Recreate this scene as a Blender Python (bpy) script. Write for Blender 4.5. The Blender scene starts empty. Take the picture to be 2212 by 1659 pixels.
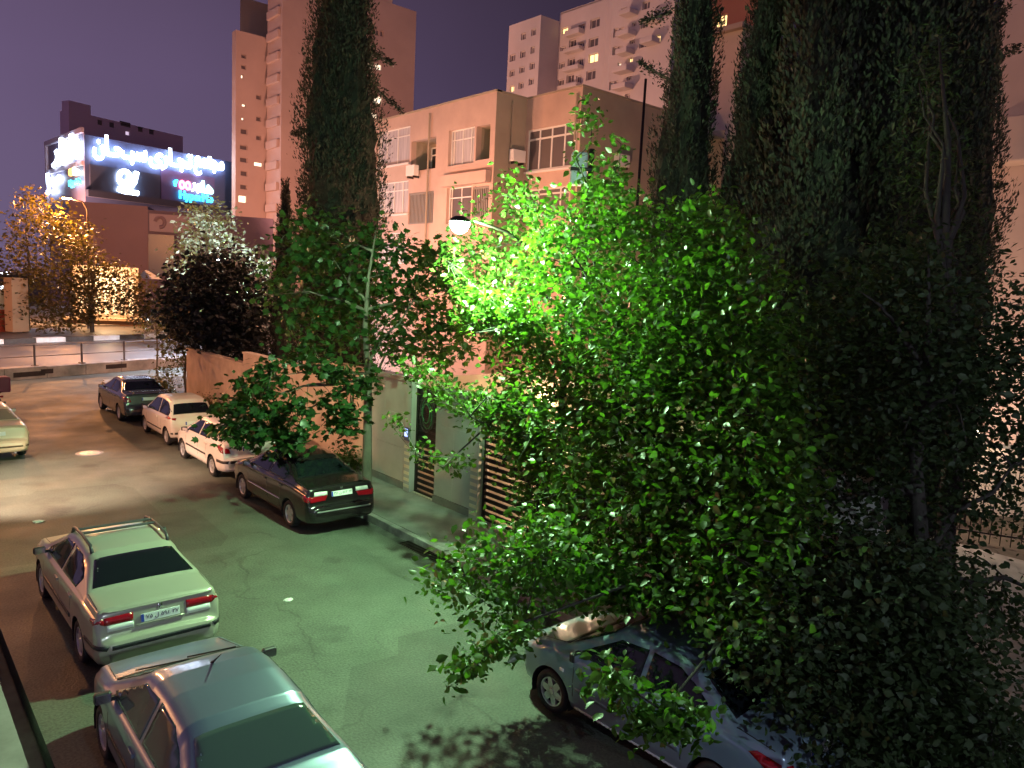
import bpy, bmesh, math, random
import numpy as np
from mathutils import Vector, Matrix
from mathutils.bvhtree import BVHTree
from mathutils.geometry import delaunay_2d_cdt
R_ = math.radians
random.seed(7)
rng = np.random.default_rng(11)
sc = bpy.context.scene
COL = sc.collection

# ------------------------------------------------------------------ camera
CAM_Z = 5.406
FOC = 1636.3            # focal length in units of a picture 2212 wide
PITCH, ROLL, YAW = R_(7.08), R_(2.83), R_(41.0)     # street runs along +Y, the camera looks 41 degrees to its right
_f = Vector((math.sin(YAW) * math.cos(PITCH), math.cos(YAW) * math.cos(PITCH), -math.sin(PITCH)))
_r0 = Vector((math.cos(YAW), -math.sin(YAW), 0))
_u0 = _r0.cross(_f)
_r = _r0 * math.cos(ROLL) + _u0 * math.sin(ROLL)
_u = -_r0 * math.sin(ROLL) + _u0 * math.cos(ROLL)
CAM = Vector((0, 0, CAM_Z))
cd = bpy.data.cameras.new('camera')
cd.sensor_width = 36
cd.lens = 36 * FOC / 2212
cd.clip_start = 0.1
cd.clip_end = 2000
cam = bpy.data.objects.new('camera', cd)
COL.objects.link(cam)
m = Matrix((_r, _u, -_f)).transposed().to_4x4()
m.translation = CAM
cam.matrix_world = m
sc.camera = cam

# ------------------------------------------------------------------ sky
world = bpy.data.worlds.new('World')
sc.world = world
world.use_nodes = True
nt = world.node_tree
nt.nodes.clear()
def wn(t, **k):
    n = nt.nodes.new(t)
    for a, b in k.items(): setattr(n, a, b)
    return n
sky = wn('ShaderNodeTexSky', sky_type='NISHITA', sun_disc=False, sun_elevation=R_(-5), sun_rotation=R_(300))
tc = wn('ShaderNodeTexCoord')
sep = wn('ShaderNodeSeparateXYZ')
nt.links.new(tc.outputs['Generated'], sep.inputs[0])
ramp = wn('ShaderNodeValToRGB')
el = ramp.color_ramp.elements
el[0].position, el[0].color = 0.0, (0.082, 0.060, 0.112, 1)
el[1].position, el[1].color = 1.0, (0.022, 0.015, 0.032, 1)
e = el.new(0.22); e.color = (0.076, 0.052, 0.102, 1)
e = el.new(0.5); e.color = (0.038, 0.023, 0.040, 1)
nt.links.new(sep.outputs['Z'], ramp.inputs[0])
# the town's lights glow stronger towards the highway (-X)
mr = wn('ShaderNodeMapRange')
mr.inputs[1].default_value = -0.2; mr.inputs[2].default_value = 0.75
mr.inputs[3].default_value = 1.55; mr.inputs[4].default_value = 0.30
nt.links.new(sep.outputs['X'], mr.inputs[0])
mul = wn('ShaderNodeVectorMath', operation='SCALE')
nt.links.new(ramp.outputs[0], mul.inputs[0]); nt.links.new(mr.outputs[0], mul.inputs['Scale'])
cn = wn('ShaderNodeTexNoise'); cn.inputs['Scale'].default_value = 2.2; cn.inputs['Detail'].default_value = 4
nt.links.new(tc.outputs['Generated'], cn.inputs['Vector'])
cm = wn('ShaderNodeMapRange'); cm.inputs[3].default_value = .82; cm.inputs[4].default_value = 1.2
nt.links.new(cn.outputs['Fac'], cm.inputs[0])
mul0 = mul
mul = wn('ShaderNodeVectorMath', operation='SCALE')
nt.links.new(mul0.outputs[0], mul.inputs[0]); nt.links.new(cm.outputs[0], mul.inputs['Scale'])
sk = wn('ShaderNodeVectorMath', operation='SCALE')
sk.inputs['Scale'].default_value = 0.02
nt.links.new(sky.outputs[0], sk.inputs[0])
ad = wn('ShaderNodeVectorMath', operation='ADD')
nt.links.new(mul.outputs[0], ad.inputs[0]); nt.links.new(sk.outputs[0], ad.inputs[1])
bg = wn('ShaderNodeBackground')
bg.inputs['Strength'].default_value = 1.12
nt.links.new(ad.outputs[0], bg.inputs['Color'])
wo = wn('ShaderNodeOutputWorld')
nt.links.new(bg.outputs[0], wo.inputs['Surface'])
sc.view_settings.view_transform = 'Standard'
sc.view_settings.look = 'None'
sc.view_settings.exposure = 0.55
sc.view_settings.gamma = 1.0
sc.view_settings.use_curve_mapping = False
sc.cycles.use_denoising = True
sc.cycles.use_adaptive_sampling = True
sc.cycles.adaptive_threshold = 0.03
sc.cycles.adaptive_min_samples = 16
sc.cycles.sample_clamp_indirect = 4.0
sc.cycles.max_bounces = 4
sc.cycles.diffuse_bounces = 2
sc.cycles.transparent_max_bounces = 6

# ------------------------------------------------------------------ picking points of the place from the survey of the photograph
def ray(px, py): return _r * ((px - 1106) / FOC) + _u * ((829.5 - py) / FOC) + _f
def atZ(px, py, z=0.0):
    d = ray(px, py); return CAM + d * ((z - CAM.z) / d.z)
def atX(px, py, X):
    d = ray(px, py); return CAM + d * (X / d.x)
def atY(px, py, Y):
    d = ray(px, py); return CAM + d * (Y / d.y)
def atD(px, py, depth): return CAM + ray(px, py) * depth
def rg(ox, oy, s): return lambda x, y: ((ox + x / s) / 1.8517, (oy + y / s) / 1.8517)

# ------------------------------------------------------------------ materials
MATS = {}
def mat(name, col, rough=0.7, metal=0.0, emit=None, es=0.0, noise=0.0, scale=6.0, coat=0.0, bump=0.0, spec=0.5, col2=None, alpha_t=0.0, stretch=None):
    if name in MATS: return MATS[name]
    m = bpy.data.materials.new(name); m.use_nodes = True
    n = m.node_tree.nodes; l = m.node_tree.links
    b = n['Principled BSDF']
    b.inputs['Base Color'].default_value = (*col, 1)
    b.inputs['Roughness'].default_value = rough
    b.inputs['Metallic'].default_value = metal
    b.inputs['Specular IOR Level'].default_value = spec
    b.inputs['Coat Weight'].default_value = coat
    b.inputs['Coat Roughness'].default_value = 0.06
    if alpha_t: b.inputs['Transmission Weight'].default_value = alpha_t
    if emit:
        b.inputs['Emission Color'].default_value = (*emit, 1)
        b.inputs['Emission Strength'].default_value = es
    if noise or bump:
        t = n.new('ShaderNodeTexCoord'); mp = n.new('ShaderNodeMapping')
        if stretch: mp.inputs['Scale'].default_value = stretch
        l.new(t.outputs['Object'], mp.inputs[0])
        a = n.new('ShaderNodeTexNoise'); a.inputs['Scale'].default_value = scale; a.inputs['Detail'].default_value = 7
        a.inputs['Roughness'].default_value = 0.62
        l.new(mp.outputs[0], a.inputs['Vector'])
        if noise:
            r = n.new('ShaderNodeValToRGB')
            c2 = col2 if col2 else tuple(min(1, c * (1 + noise)) for c in col)
            c1 = tuple(c * (1 - noise) for c in col) if not col2 else col
            r.color_ramp.elements[0].position = 0.3; r.color_ramp.elements[0].color = (*c1, 1)
            r.color_ramp.elements[1].position = 0.7; r.color_ramp.elements[1].color = (*c2, 1)
            l.new(a.outputs['Fac'], r.inputs[0]); l.new(r.outputs[0], b.inputs['Base Color'])
            dv = 0.08 if not coat else 0.01
            rr = n.new('ShaderNodeMapRange'); rr.inputs[3].default_value = max(0, rough - dv); rr.inputs[4].default_value = min(1, rough + dv)
            l.new(a.outputs['Fac'], rr.inputs[0]); l.new(rr.outputs[0], b.inputs['Roughness'])
        if bump:
            f = n.new('ShaderNodeTexNoise'); f.inputs['Scale'].default_value = scale * 14; f.inputs['Detail'].default_value = 4
            l.new(mp.outputs[0], f.inputs['Vector'])
            bp = n.new('ShaderNodeBump'); bp.inputs['Strength'].default_value = bump; bp.inputs['Distance'].default_value = 0.01
            l.new(f.outputs['Fac'], bp.inputs['Height']); l.new(bp.outputs[0], b.inputs['Normal'])
    MATS[name] = m
    return m

def leaf_mat(name, c1, c2, trans=0.45, rough=0.38):
    if name in MATS: return MATS[name]
    m = bpy.data.materials.new(name); m.use_nodes = True
    n = m.node_tree.nodes; l = m.node_tree.links; n.clear()
    out = n.new('ShaderNodeOutputMaterial')
    at = n.new('ShaderNodeAttribute'); at.attribute_name = 'tint'
    r = n.new('ShaderNodeValToRGB')
    r.color_ramp.elements[0].color = (*c1, 1); r.color_ramp.elements[1].color = (*c2, 1)
    l.new(at.outputs['Fac'], r.inputs[0])
    b = n.new('ShaderNodeBsdfPrincipled'); b.inputs['Roughness'].default_value = rough
    b.inputs['Specular IOR Level'].default_value = 0.45
    l.new(r.outputs[0], b.inputs['Base Color'])
    tr = n.new('ShaderNodeBsdfTranslucent')
    br = n.new('ShaderNodeMixRGB'); br.blend_type = 'MULTIPLY'; br.inputs[0].default_value = 1
    br.inputs[2].default_value = (1.5, 1.9, 0.6, 1)
    l.new(r.outputs[0], br.inputs[1]); l.new(br.outputs[0], tr.inputs['Color'])
    mx = n.new('ShaderNodeMixShader'); mx.inputs[0].default_value = trans
    l.new(b.outputs[0], mx.inputs[1]); l.new(tr.outputs[0], mx.inputs[2]); l.new(mx.outputs[0], out.inputs[0])
    MATS[name] = m
    return m

# ------------------------------------------------------------------ object helpers
def link(o, parent=None):
    COL.objects.link(o)
    if parent is not None: o.parent = parent
    return o
def tag(o, label=None, cat=None, group=None, kind=None):
    if label: o['label'] = label
    if cat: o['category'] = cat
    if group: o['group'] = group
    if kind: o['kind'] = kind
    return o
def empty(name, loc, label=None, cat=None, group=None, rz=0.0):
    o = bpy.data.objects.new(name, None); link(o)
    o.location = loc; o.rotation_euler = (0, 0, rz); o.empty_display_size = 0.2
    return tag(o, label, cat, group)

class MB:
    def __init__(s): s.v = []; s.f = []
    def add(s, vs, fs):
        k = len(s.v); s.v += [tuple(p) for p in vs]; s.f += [tuple(i + k for i in f) for f in fs]; return s
    def box(s, c, d, rz=0.0, M=None):
        x, y, z = d[0] / 2, d[1] / 2, d[2] / 2
        p = [(-x, -y, -z), (x, -y, -z), (x, y, -z), (-x, y, -z), (-x, -y, z), (x, -y, z), (x, y, z), (-x, y, z)]
        if M is not None: p = [tuple(M @ Vector(q)) for q in p]
        elif rz:
            a, b = math.cos(rz), math.sin(rz); p = [(q[0] * a - q[1] * b, q[0] * b + q[1] * a, q[2]) for q in p]
        p = [(q[0] + c[0], q[1] + c[1], q[2] + c[2]) for q in p]
        return s.add(p, [(0, 3, 2, 1), (4, 5, 6, 7), (0, 1, 5, 4), (1, 2, 6, 5), (2, 3, 7, 6), (3, 0, 4, 7)])
    def span(s, a, b): return s.box([(a[i] + b[i]) / 2 for i in range(3)], [abs(b[i] - a[i]) for i in range(3)])
    def tube(s, pts, rad, n=8, cap=True):
        pts = [Vector(p) for p in pts]
        if not hasattr(rad, '__len__'): rad = [rad] * len(pts)
        rings = []
        ref = None
        for i, p in enumerate(pts):
            t = (pts[min(i + 1, len(pts) - 1)] - pts[max(i - 1, 0)])
            if t.length < 1e-9: t = Vector((0, 0, 1))
            t.normalize()
            if ref is None: ref = Vector((1, 0, 0)) if abs(t.x) < 0.8 else Vector((0, 1, 0))
            a = (ref - t * ref.dot(t)).normalized(); b = t.cross(a); ref = a
            rings.append([p + (a * math.cos(2 * math.pi * k / n) + b * math.sin(2 * math.pi * k / n)) * rad[i] for k in range(n)])
        vs = [q for r in rings for q in r]
        fs = [(i * n + k, i * n + (k + 1) % n, (i + 1) * n + (k + 1) % n, (i + 1) * n + k) for i in range(len(pts) - 1) for k in range(n)]
        if cap: fs += [tuple(reversed(range(n))), tuple((len(pts) - 1) * n + k for k in range(n))]
        return s.add(vs, fs)
    def lathe(s, prof, n=20, M=None, closed=False):
        vs = []
        for r, z in prof:
            for k in range(n):
                a = 2 * math.pi * k / n; p = Vector((r * math.cos(a), r * math.sin(a), z)); vs.append(tuple(M @ p) if M is not None else tuple(p))
        m_ = len(prof); fs = []
        for i in range(m_ if closed else m_ - 1):
            j = (i + 1) % m_
            for k in range(n): fs.append((i * n + k, i * n + (k + 1) % n, j * n + (k + 1) % n, j * n + k))
        return s.add(vs, fs)
    def build(s, name, material, parent=None, smooth=False, bevel=0.0, origin=None):
        me = bpy.data.meshes.new(name)
        o0 = Vector((0, 0, 0))
        if parent is not None and origin is None:      # vertices are given in world space, parents are unrotated empties
            q = parent
            while q is not None: o0 = o0 + Vector(q.location); q = q.parent
        elif origin is not None and origin != 'local': o0 = Vector(origin)
        vs = [(p[0] - o0.x, p[1] - o0.y, p[2] - o0.z) for p in s.v]
        me.from_pydata(vs, [], s.f)
        me.validate()
        bm = bmesh.new(); bm.from_mesh(me); bmesh.ops.recalc_face_normals(bm, faces=bm.faces[:]); bm.to_mesh(me); bm.free()
        if material is not None: me.materials.append(material)
        if smooth:
            me.polygons.foreach_set('use_smooth', [True] * len(me.polygons))
        o = bpy.data.objects.new(name, me); link(o, parent)
        if origin is not None and origin != 'local': o.location = origin
        if bevel:
            b = o.modifiers.new('bevel', 'BEVEL'); b.width = bevel; b.segments = 2; b.limit_method = 'ANGLE'
        return o

def np_mesh(name, verts, tris, material, parent=None, tint=None, loc=(0, 0, 0)):
    me = bpy.data.meshes.new(name)
    nv, nf = len(verts), len(tris)
    k = tris.shape[1]
    me.vertices.add(nv); me.vertices.foreach_set('co', np.asarray(verts, dtype=np.float32).ravel())
    me.loops.add(nf * k); me.loops.foreach_set('vertex_index', np.asarray(tris, dtype=np.int32).ravel())
    me.polygons.add(nf); me.polygons.foreach_set('loop_start', np.arange(0, nf * k, k, dtype=np.int32))
    me.update(calc_edges=True)
    if tint is not None:
        a = me.attributes.new('tint', 'FLOAT', 'POINT'); a.data.foreach_set('value', np.asarray(tint, dtype=np.float32))
    me.materials.append(material)
    o = bpy.data.objects.new(name, me); link(o, parent); o.location = loc
    return o

def text_mesh(s, w, h, depth, mtx, bold=0.0):
    """letters scaled to a w x h rectangle, placed by mtx (x right, y up, z out)"""
    c = bpy.data.curves.new('lettering', 'FONT'); c.body = s; c.extrude = 0.02; c.resolution_u = 3; c.bevel_depth = bold
    o = bpy.data.objects.new('lettering', c); COL.objects.link(o)
    bpy.context.view_layer.update()
    me = bpy.data.meshes.new_from_object(o.evaluated_get(bpy.context.evaluated_depsgraph_get()))
    bpy.data.objects.remove(o); bpy.data.curves.remove(c)
    co = np.array([v.co[:] for v in me.vertices]); lo, hi = co.min(0), co.max(0)
    co = (co - lo) / np.maximum(hi - lo, 1e-6)
    co = co * np.array([w, h, depth]) - np.array([w / 2, h / 2, 0])
    for v, p in zip(me.vertices, co): v.co = mtx @ Vector(p)
    return me
def shape(s):
    F = {'ا': ('\uFE8D', '\uFE8E', None, None), 'ب': ('\uFE8F', '\uFE90', '\uFE91', '\uFE92'), 'ت': ('\uFE95', '\uFE96', '\uFE97', '\uFE98'),
         'ج': ('\uFE9D', '\uFE9E', '\uFE9F', '\uFEA0'), 'ح': ('\uFEA1', '\uFEA2', '\uFEA3', '\uFEA4'), 'ر': ('\uFEAD', '\uFEAE', None, None),
         'س': ('\uFEB1', '\uFEB2', '\uFEB3', '\uFEB4'), 'ع': ('\uFEC9', '\uFECA', '\uFECB', '\uFECC'), 'م': ('\uFEE1', '\uFEE2', '\uFEE3', '\uFEE4'),
         'ن': ('\uFEE5', '\uFEE6', '\uFEE7', '\uFEE8'), 'ی': ('\uFEEF', '\uFEF0', '\uFBFE', '\uFBFF'), 'ه': ('\uFEE9', '\uFEEA', '\uFEEB', '\uFEEC'),
         'پ': ('\uFB56', '\uFB57', '\uFB58', '\uFB59'), 'ل': ('\uFEDD', '\uFEDE', '\uFEDF', '\uFEE0'), 'ز': ('\uFEAF', '\uFEB0', None, None),
         'ـ': ('ـ', 'ـ', 'ـ', 'ـ')}
    out = []
    for i, c in enumerate(s):
        if c not in F: out.append(c); continue
        pv = i > 0 and s[i - 1] in F and F[s[i - 1]][2] is not None
        nx = i + 1 < len(s) and s[i + 1] in F and F[c][2] is not None
        out.append(F[c][3] if pv and nx else F[c][1] if pv else F[c][2] if nx else F[c][0])
    return ''.join(reversed(out))

# ------------------------------------------------------------------ facades with real openings
class Fac:
    def __init__(s, p0, p1):
        s.p = Vector((p0[0], p0[1])); d = Vector((p1[0] - p0[0], p1[1] - p0[1])); s.len = d.length; s.u = d.normalized()
        n = Vector((s.u.y, -s.u.x))
        if n.dot(Vector((CAM.x, CAM.y)) - s.p) < 0: n = -n
        s.n = n
    def pt(s, u, z, o=0.0):
        q = s.p + s.u * u + s.n * o; return (q.x, q.y, z)
    def hit(s, p):
        d = ray(*p); d2 = Vector((d.x, d.y)); c2 = Vector((CAM.x, CAM.y))
        t = (s.p - c2).dot(s.n) / d2.dot(s.n); q = CAM + d * t
        return (Vector((q.x, q.y)) - s.p).dot(s.u), q.z
    def rect(s, a, b):
        ym = (a[1] + b[1]) / 2; xm = (a[0] + b[0]) / 2
        ua, ub = s.hit((a[0], ym))[0], s.hit((b[0], ym))[0]; za, zb = s.hit((xm, a[1]))[1], s.hit((xm, b[1]))[1]
        return (min(ua, ub), max(ua, ub), min(za, zb), max(za, zb))
    def box(s, mb, u0, u1, z0, z1, o0, o1):
        vs = [s.pt(u0, z0, o0), s.pt(u1, z0, o0), s.pt(u1, z0, o1), s.pt(u0, z0, o1), s.pt(u0, z1, o0), s.pt(u1, z1, o0), s.pt(u1, z1, o1), s.pt(u0, z1, o1)]
        mb.add(vs, [(0, 3, 2, 1), (4, 5, 6, 7), (0, 1, 5, 4), (1, 2, 6, 5), (2, 3, 7, 6), (3, 0, 4, 7)]); return mb
    def wall(s, mb, u0, u1, z0, z1, ops=(), depth=0.25):
        ops = [(max(a, u0 + .01), min(b, u1 - .01), max(c, z0 + .01), min(d, z1 - .01)) for a, b, c, d in ops]
        us = sorted({u0, u1, *[o[0] for o in ops], *[o[1] for o in ops]}); zs = sorted({z0, z1, *[o[2] for o in ops], *[o[3] for o in ops]})
        for i in range(len(us) - 1):
            for j in range(len(zs) - 1):
                um, zm = (us[i] + us[i + 1]) / 2, (zs[j] + zs[j + 1]) / 2
                if any(o[0] < um < o[1] and o[2] < zm < o[3] for o in ops): continue
                mb.add([s.pt(us[i], zs[j]), s.pt(us[i + 1], zs[j]), s.pt(us[i + 1], zs[j + 1]), s.pt(us[i], zs[j + 1])], [(0, 1, 2, 3)])
        for a, b, c, d in ops:
            for q in (((a, c), (b, c)), ((b, c), (b, d)), ((b, d), (a, d)), ((a, d), (a, c))):
                mb.add([s.pt(*q[0]), s.pt(*q[1]), s.pt(*q[1], -depth), s.pt(*q[0], -depth)], [(0, 1, 2, 3)])
        return mb
    def mtx(s, u, z, o):
        M = Matrix(((s.u.x, 0, s.n.x), (s.u.y, 0, s.n.y), (0, 1, 0))).to_4x4()
        if Vector((s.u.x, s.u.y)).dot(Vector((_r.x, _r.y))) < 0:      # keep text running to the right as seen
            M = Matrix(((-s.u.x, 0, s.n.x), (-s.u.y, 0, s.n.y), (0, 1, 0))).to_4x4()
        M.translation = Vector(s.pt(u, z, o)); return M

def window(fac, r, parent, fmat, pmat, nv=1, transoms=(), depth=0.14, fw=0.06, name='window', split=None):
    u0, u1, z0, z1 = r
    mb = MB(); a, b = -depth, -depth + 0.06
    for q in ((u0, u0 + fw, z0, z1), (u1 - fw, u1, z0, z1)): fac.box(mb, *q, a, b)
    for q in ((u0 + fw, u1 - fw, z0, z0 + fw), (u0 + fw, u1 - fw, z1 - fw, z1)): fac.box(mb, *q, a, b)
    us = [u0 + (u1 - u0) * k / (nv + 1) for k in range(1, nv + 1)] if split is None else [u0 + (u1 - u0) * k for k in split]
    for k in us: fac.box(mb, k - fw / 2, k + fw / 2, z0 + fw, z1 - fw, a, b - 0.003)
    for t in transoms:
        zt = z0 + (z1 - z0) * t; fac.box(mb, u0 + fw, u1 - fw, zt - fw / 2, zt + fw / 2, a, b - 0.006)
    w = mb.build(name, fmat, parent)
    p = MB(); fac.box(p, u0, u1, z0, z1, -depth - 0.03, -depth + 0.02); p.build('pane', pmat, w)
    return w

# ------------------------------------------------------------------ materials of the place
def asphalt():
    m = mat('asphalt', (0.115, 0.116, 0.114), 0.6)
    n = m.node_tree.nodes; l = m.node_tree.links; b = n['Principled BSDF']
    t = n.new('ShaderNodeTexCoord')
    def N(sc_, det=6): 
        q = n.new('ShaderNodeTexNoise'); q.inputs['Scale'].default_value = sc_; q.inputs['Detail'].default_value = det; l.new(t.outputs['Object'], q.inputs['Vector']); return q.outputs['Fac']
    def MRange(src, a, b_, c, d):
        q = n.new('ShaderNodeMapRange'); l.new(src, q.inputs[0]); q.inputs[1].default_value, q.inputs[2].default_value, q.inputs[3].default_value, q.inputs[4].default_value = a, b_, c, d; return q.outputs[0]
    def mul(*xs):
        o = xs[0]
        for x in xs[1:]:
            q = n.new('ShaderNodeMath'); q.operation = 'MULTIPLY'; l.new(o, q.inputs[0]); l.new(x, q.inputs[1]); o = q.outputs[0]
        return o
    big = MRange(N(.22), .3, .7, .72, 1.25); mid = MRange(N(1.6), .3, .7, .84, 1.14); fine = MRange(N(30, 3), .32, .68, .68, 1.36)
    # oil and tyre stains, old rectangular repairs, cracks
    stain = MRange(N(.75, 3), .58, .68, 1.0, .55)
    mp = n.new('ShaderNodeMapping'); mp.inputs['Scale'].default_value = (.30, .17, 1); mp.inputs['Rotation'].default_value = (0, 0, .06); l.new(t.outputs['Object'], mp.inputs[0])
    v = n.new('ShaderNodeTexVoronoi'); v.distance = 'CHEBYCHEV'; v.inputs['Scale'].default_value = 1.0; l.new(mp.outputs[0], v.inputs['Vector'])
    sp_ = n.new('ShaderNodeSeparateColor'); l.new(v.outputs['Color'], sp_.inputs[0]); patch = MRange(sp_.outputs[0], .60, .62, 1.0, .74)
    dn = n.new('ShaderNodeTexNoise'); dn.inputs['Scale'].default_value = 1.3; dn.inputs['Detail'].default_value = 5; l.new(t.outputs['Object'], dn.inputs['Vector'])
    mx = n.new('ShaderNodeVectorMath'); mx.operation = 'MULTIPLY_ADD'; l.new(dn.outputs['Color'], mx.inputs[0]); mx.inputs[1].default_value = (1.1, 1.1, 0); l.new(t.outputs['Object'], mx.inputs[2])
    cv = n.new('ShaderNodeTexVoronoi'); cv.feature = 'DISTANCE_TO_EDGE'; cv.inputs['Scale'].default_value = .36; l.new(mx.outputs[0], cv.inputs['Vector'])
    crack = MRange(cv.outputs['Distance'], .003, .012, .68, 1.0); msk = MRange(N(.30, 2), .50, .60, 0, 1)
    ck = n.new('ShaderNodeMix'); ck.data_type = 'FLOAT'; l.new(msk, ck.inputs[0]); ck.inputs[2].default_value = 1.0; l.new(crack, ck.inputs[3])
    k = mul(big, mid, fine, stain, patch, ck.outputs[0])
    cc2 = n.new('ShaderNodeVectorMath'); cc2.operation = 'SCALE'; cc2.inputs[0].default_value = (.076, .087, .068); l.new(k, cc2.inputs['Scale']); l.new(cc2.outputs[0], b.inputs['Base Color'])  # base tinted green to carry the green of the lamplight
    l.new(MRange(N(.6), .3, .7, .50, .74), b.inputs['Roughness'])
    bp = n.new('ShaderNodeBump'); bp.inputs['Strength'].default_value = .5; bp.inputs['Distance'].default_value = .008; l.new(mul(fine, ck.outputs[0]), bp.inputs['Height']); l.new(bp.outputs[0], b.inputs['Normal'])
    return m
M_asphalt = asphalt()
M_high = mat('highway_asphalt', (0.12, 0.115, 0.12), 0.42, noise=0.3, scale=0.3, bump=0.15)
M_soil = mat('soil', (0.07, 0.06, 0.045), 0.95, noise=0.5, scale=1.5, bump=0.5)
M_pave = mat('pavement_concrete', (0.24, 0.24, 0.225), 0.8, noise=0.3, scale=1.3, bump=0.25)
M_kerb = mat('kerb_concrete', (0.27, 0.27, 0.25), 0.85, noise=0.35, scale=3, bump=0.3)
M_ditch = mat('ditch_concrete', (0.10, 0.10, 0.09), 0.9, noise=0.4, scale=2)
M_wstone = mat('wall_stone', (0.44, 0.42, 0.385), 0.6, noise=0.12, scale=1.2, bump=0.12)
M_wplaster = mat('wall_plaster', (0.46, 0.36, 0.27), 0.85, noise=0.22, scale=1.4, bump=0.25)
M_iron = mat('dark_iron', (0.020, 0.014, 0.012), 0.45, metal=0.3)
M_white = mat('white_paint', (0.78, 0.77, 0.74), 0.6, noise=0.1, scale=5)
M_black = mat('black_paint', (0.07, 0.058, 0.05), 0.7, noise=0.3, scale=5)
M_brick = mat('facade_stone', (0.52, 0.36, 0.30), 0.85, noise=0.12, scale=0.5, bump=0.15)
M_brick_shade = mat('facade_stone_shade', (0.36, 0.29, 0.22), 0.85, noise=0.12, scale=0.5, bump=0.15)  # darker copy of the facade stone, weaker light on side walls mixed in
M_frame = mat('window_frame_white', (0.72, 0.68, 0.66), 0.5)
M_curtain = mat('curtained_glass', (0.46, 0.42, 0.43), 0.25, noise=0.25, scale=2.2, stretch=(3.0, 3.0, 0.15))
M_dglass = mat('dark_glass', (0.035, 0.035, 0.04), 0.12)
M_louvre = mat('louvre_grey', (0.22, 0.19, 0.17), 0.6)
M_tower = mat('tower_concrete', (0.42, 0.33, 0.28), 0.9, noise=0.1, scale=0.15)
M_towerb = mat('tower_white_render', (0.62, 0.54, 0.50), 0.9, noise=0.1, scale=0.15)
M_lit = mat('lit_window', (0.8, 0.6, 0.3), 0.5, emit=(1.0, 0.66, 0.26), es=1.6)
M_litw = mat('lit_window_pale', (0.8, 0.75, 0.6), 0.5, emit=(1.0, 0.85, 0.62), es=1.3)
M_dim = mat('dim_window', (0.12, 0.10, 0.10), 0.3)
M_mall = mat('mall_cladding', (0.07, 0.10, 0.22), 0.55, noise=0.1, scale=0.1)  # blue glow of the lettering is mixed into this colour
M_mall2 = mat('mall_panel_dark', (0.06, 0.075, 0.12), 0.35)
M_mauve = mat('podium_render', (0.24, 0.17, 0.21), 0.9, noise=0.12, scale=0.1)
M_grey = mat('galvanised_grey', (0.30, 0.31, 0.32), 0.5, metal=0.4)
M_bluegrey = mat('blue_grey_box', (0.42, 0.47, 0.54), 0.55)
M_sign = mat('sign_white_light', (1, 1, 1), 0.5, emit=(0.66, 0.80, 1.0), es=9.0)

def struct(name, mb, m, **k): return tag(mb.build(name, m, None, **k), kind='structure')

# ------------------------------------------------------------------ ground
g = MB(); g.add([(-400, -120, -0.36), (500, -120, -0.36), (500, 600, -0.36), (-400, 600, -0.36)], [(0, 1, 2, 3)])
struct('ground', g, M_soil)
KX = 8.72            # kerb of the right pavement
road = MB(); road.span((1.42, -14, -0.34), (8.42, 41.0, 0.0)); struct('road', road, M_asphalt)
j = MB(); j.span((-45, 22.5, -0.34), (1.418, 41.0, -0.002)); struct('side_road', j, M_asphalt)
gt = MB(); gt.span((8.42, -14, -0.34), (KX, 40.6, -0.05)); struct('gutter', gt, M_ditch)
df = MB(); df.span((1.18, -14, -0.35), (1.42, 22.4, -0.28)); struct('ditch_floor', df, M_ditch)
lp = MB(); lp.span((-7, -14, -0.34), (1.18, 22.3, 0.10)); struct('pavement_left', lp, M_pave)
sw = MB(); sw.span((KX + 0.15, -14, -0.34), (10.6, 40.4, 0.12)); struct('pavement_right', sw, M_pave)
kb = tag(bpy.data.objects.new('kerb', None), kind='structure'); link(kb); kb.location = (KX + 0.07, 12, 0)
kme = None
for i in range(54):
    y = -13.6 + i * 1.0
    if kme is None:
        o = MB().box((0, 0, -0.09), (0.145, 0.985, 0.43)).build('kerb_stone', M_kerb, kb, bevel=0.015, origin='local'); kme = o.data
    else:
        o = bpy.data.objects.new('kerb_stone', kme); link(o, kb)
        b = o.modifiers.new('bevel', 'BEVEL'); b.width = 0.015; b.segments = 2
    o.location = (random.uniform(-.006, .006), y - 12, random.uniform(-.008, .008))
gd = MB(); gd.span((10.62, -14, -0.34), (70, 41.5, 0.03)); struct('garden_ground', gd, M_soil)

# drain grate in the gutter by the garage
dg = empty('drain_grate', (8.57, 12.1, -0.05), 'dark slotted drain grate in the gutter before the garage gate', 'drain grate')
f_ = MB()
for x in (8.43, 8.70): f_.span((x - .012, 11.1, -0.05), (x + .012, 13.1, 0.005))
for y in (11.1, 13.1): f_.span((8.445, y - .012, -0.05), (8.69, y + .012, 0.003))
f_.build('frame', M_iron, dg)
for i in range(25):
    MB().box((8.566, 11.18 + i * 0.077, -0.018), (0.24, 0.032, 0.03)).build('bar', M_iron, dg)
# manhole
c = atZ(194, 979)
mh = empty('manhole_cover', (c.x, c.y, 0.0), 'round pale manhole cover in the middle of the street', 'manhole')
ring = MB().lathe([(0.30, 0.0), (0.30, 0.012), (0.36, 0.012), (0.38, 0.0)], 28); ring.build('frame', M_grey, mh, origin='local')
MB().lathe([(0.0, 0.010), (0.1, 0.012), (0.26, 0.010), (0.295, 0.006)], 28).build('lid', mat('manhole_lid', (0.34, 0.34, 0.36), 0.35, metal=0.5, noise=0.2, scale=8), mh, origin='local')
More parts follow.
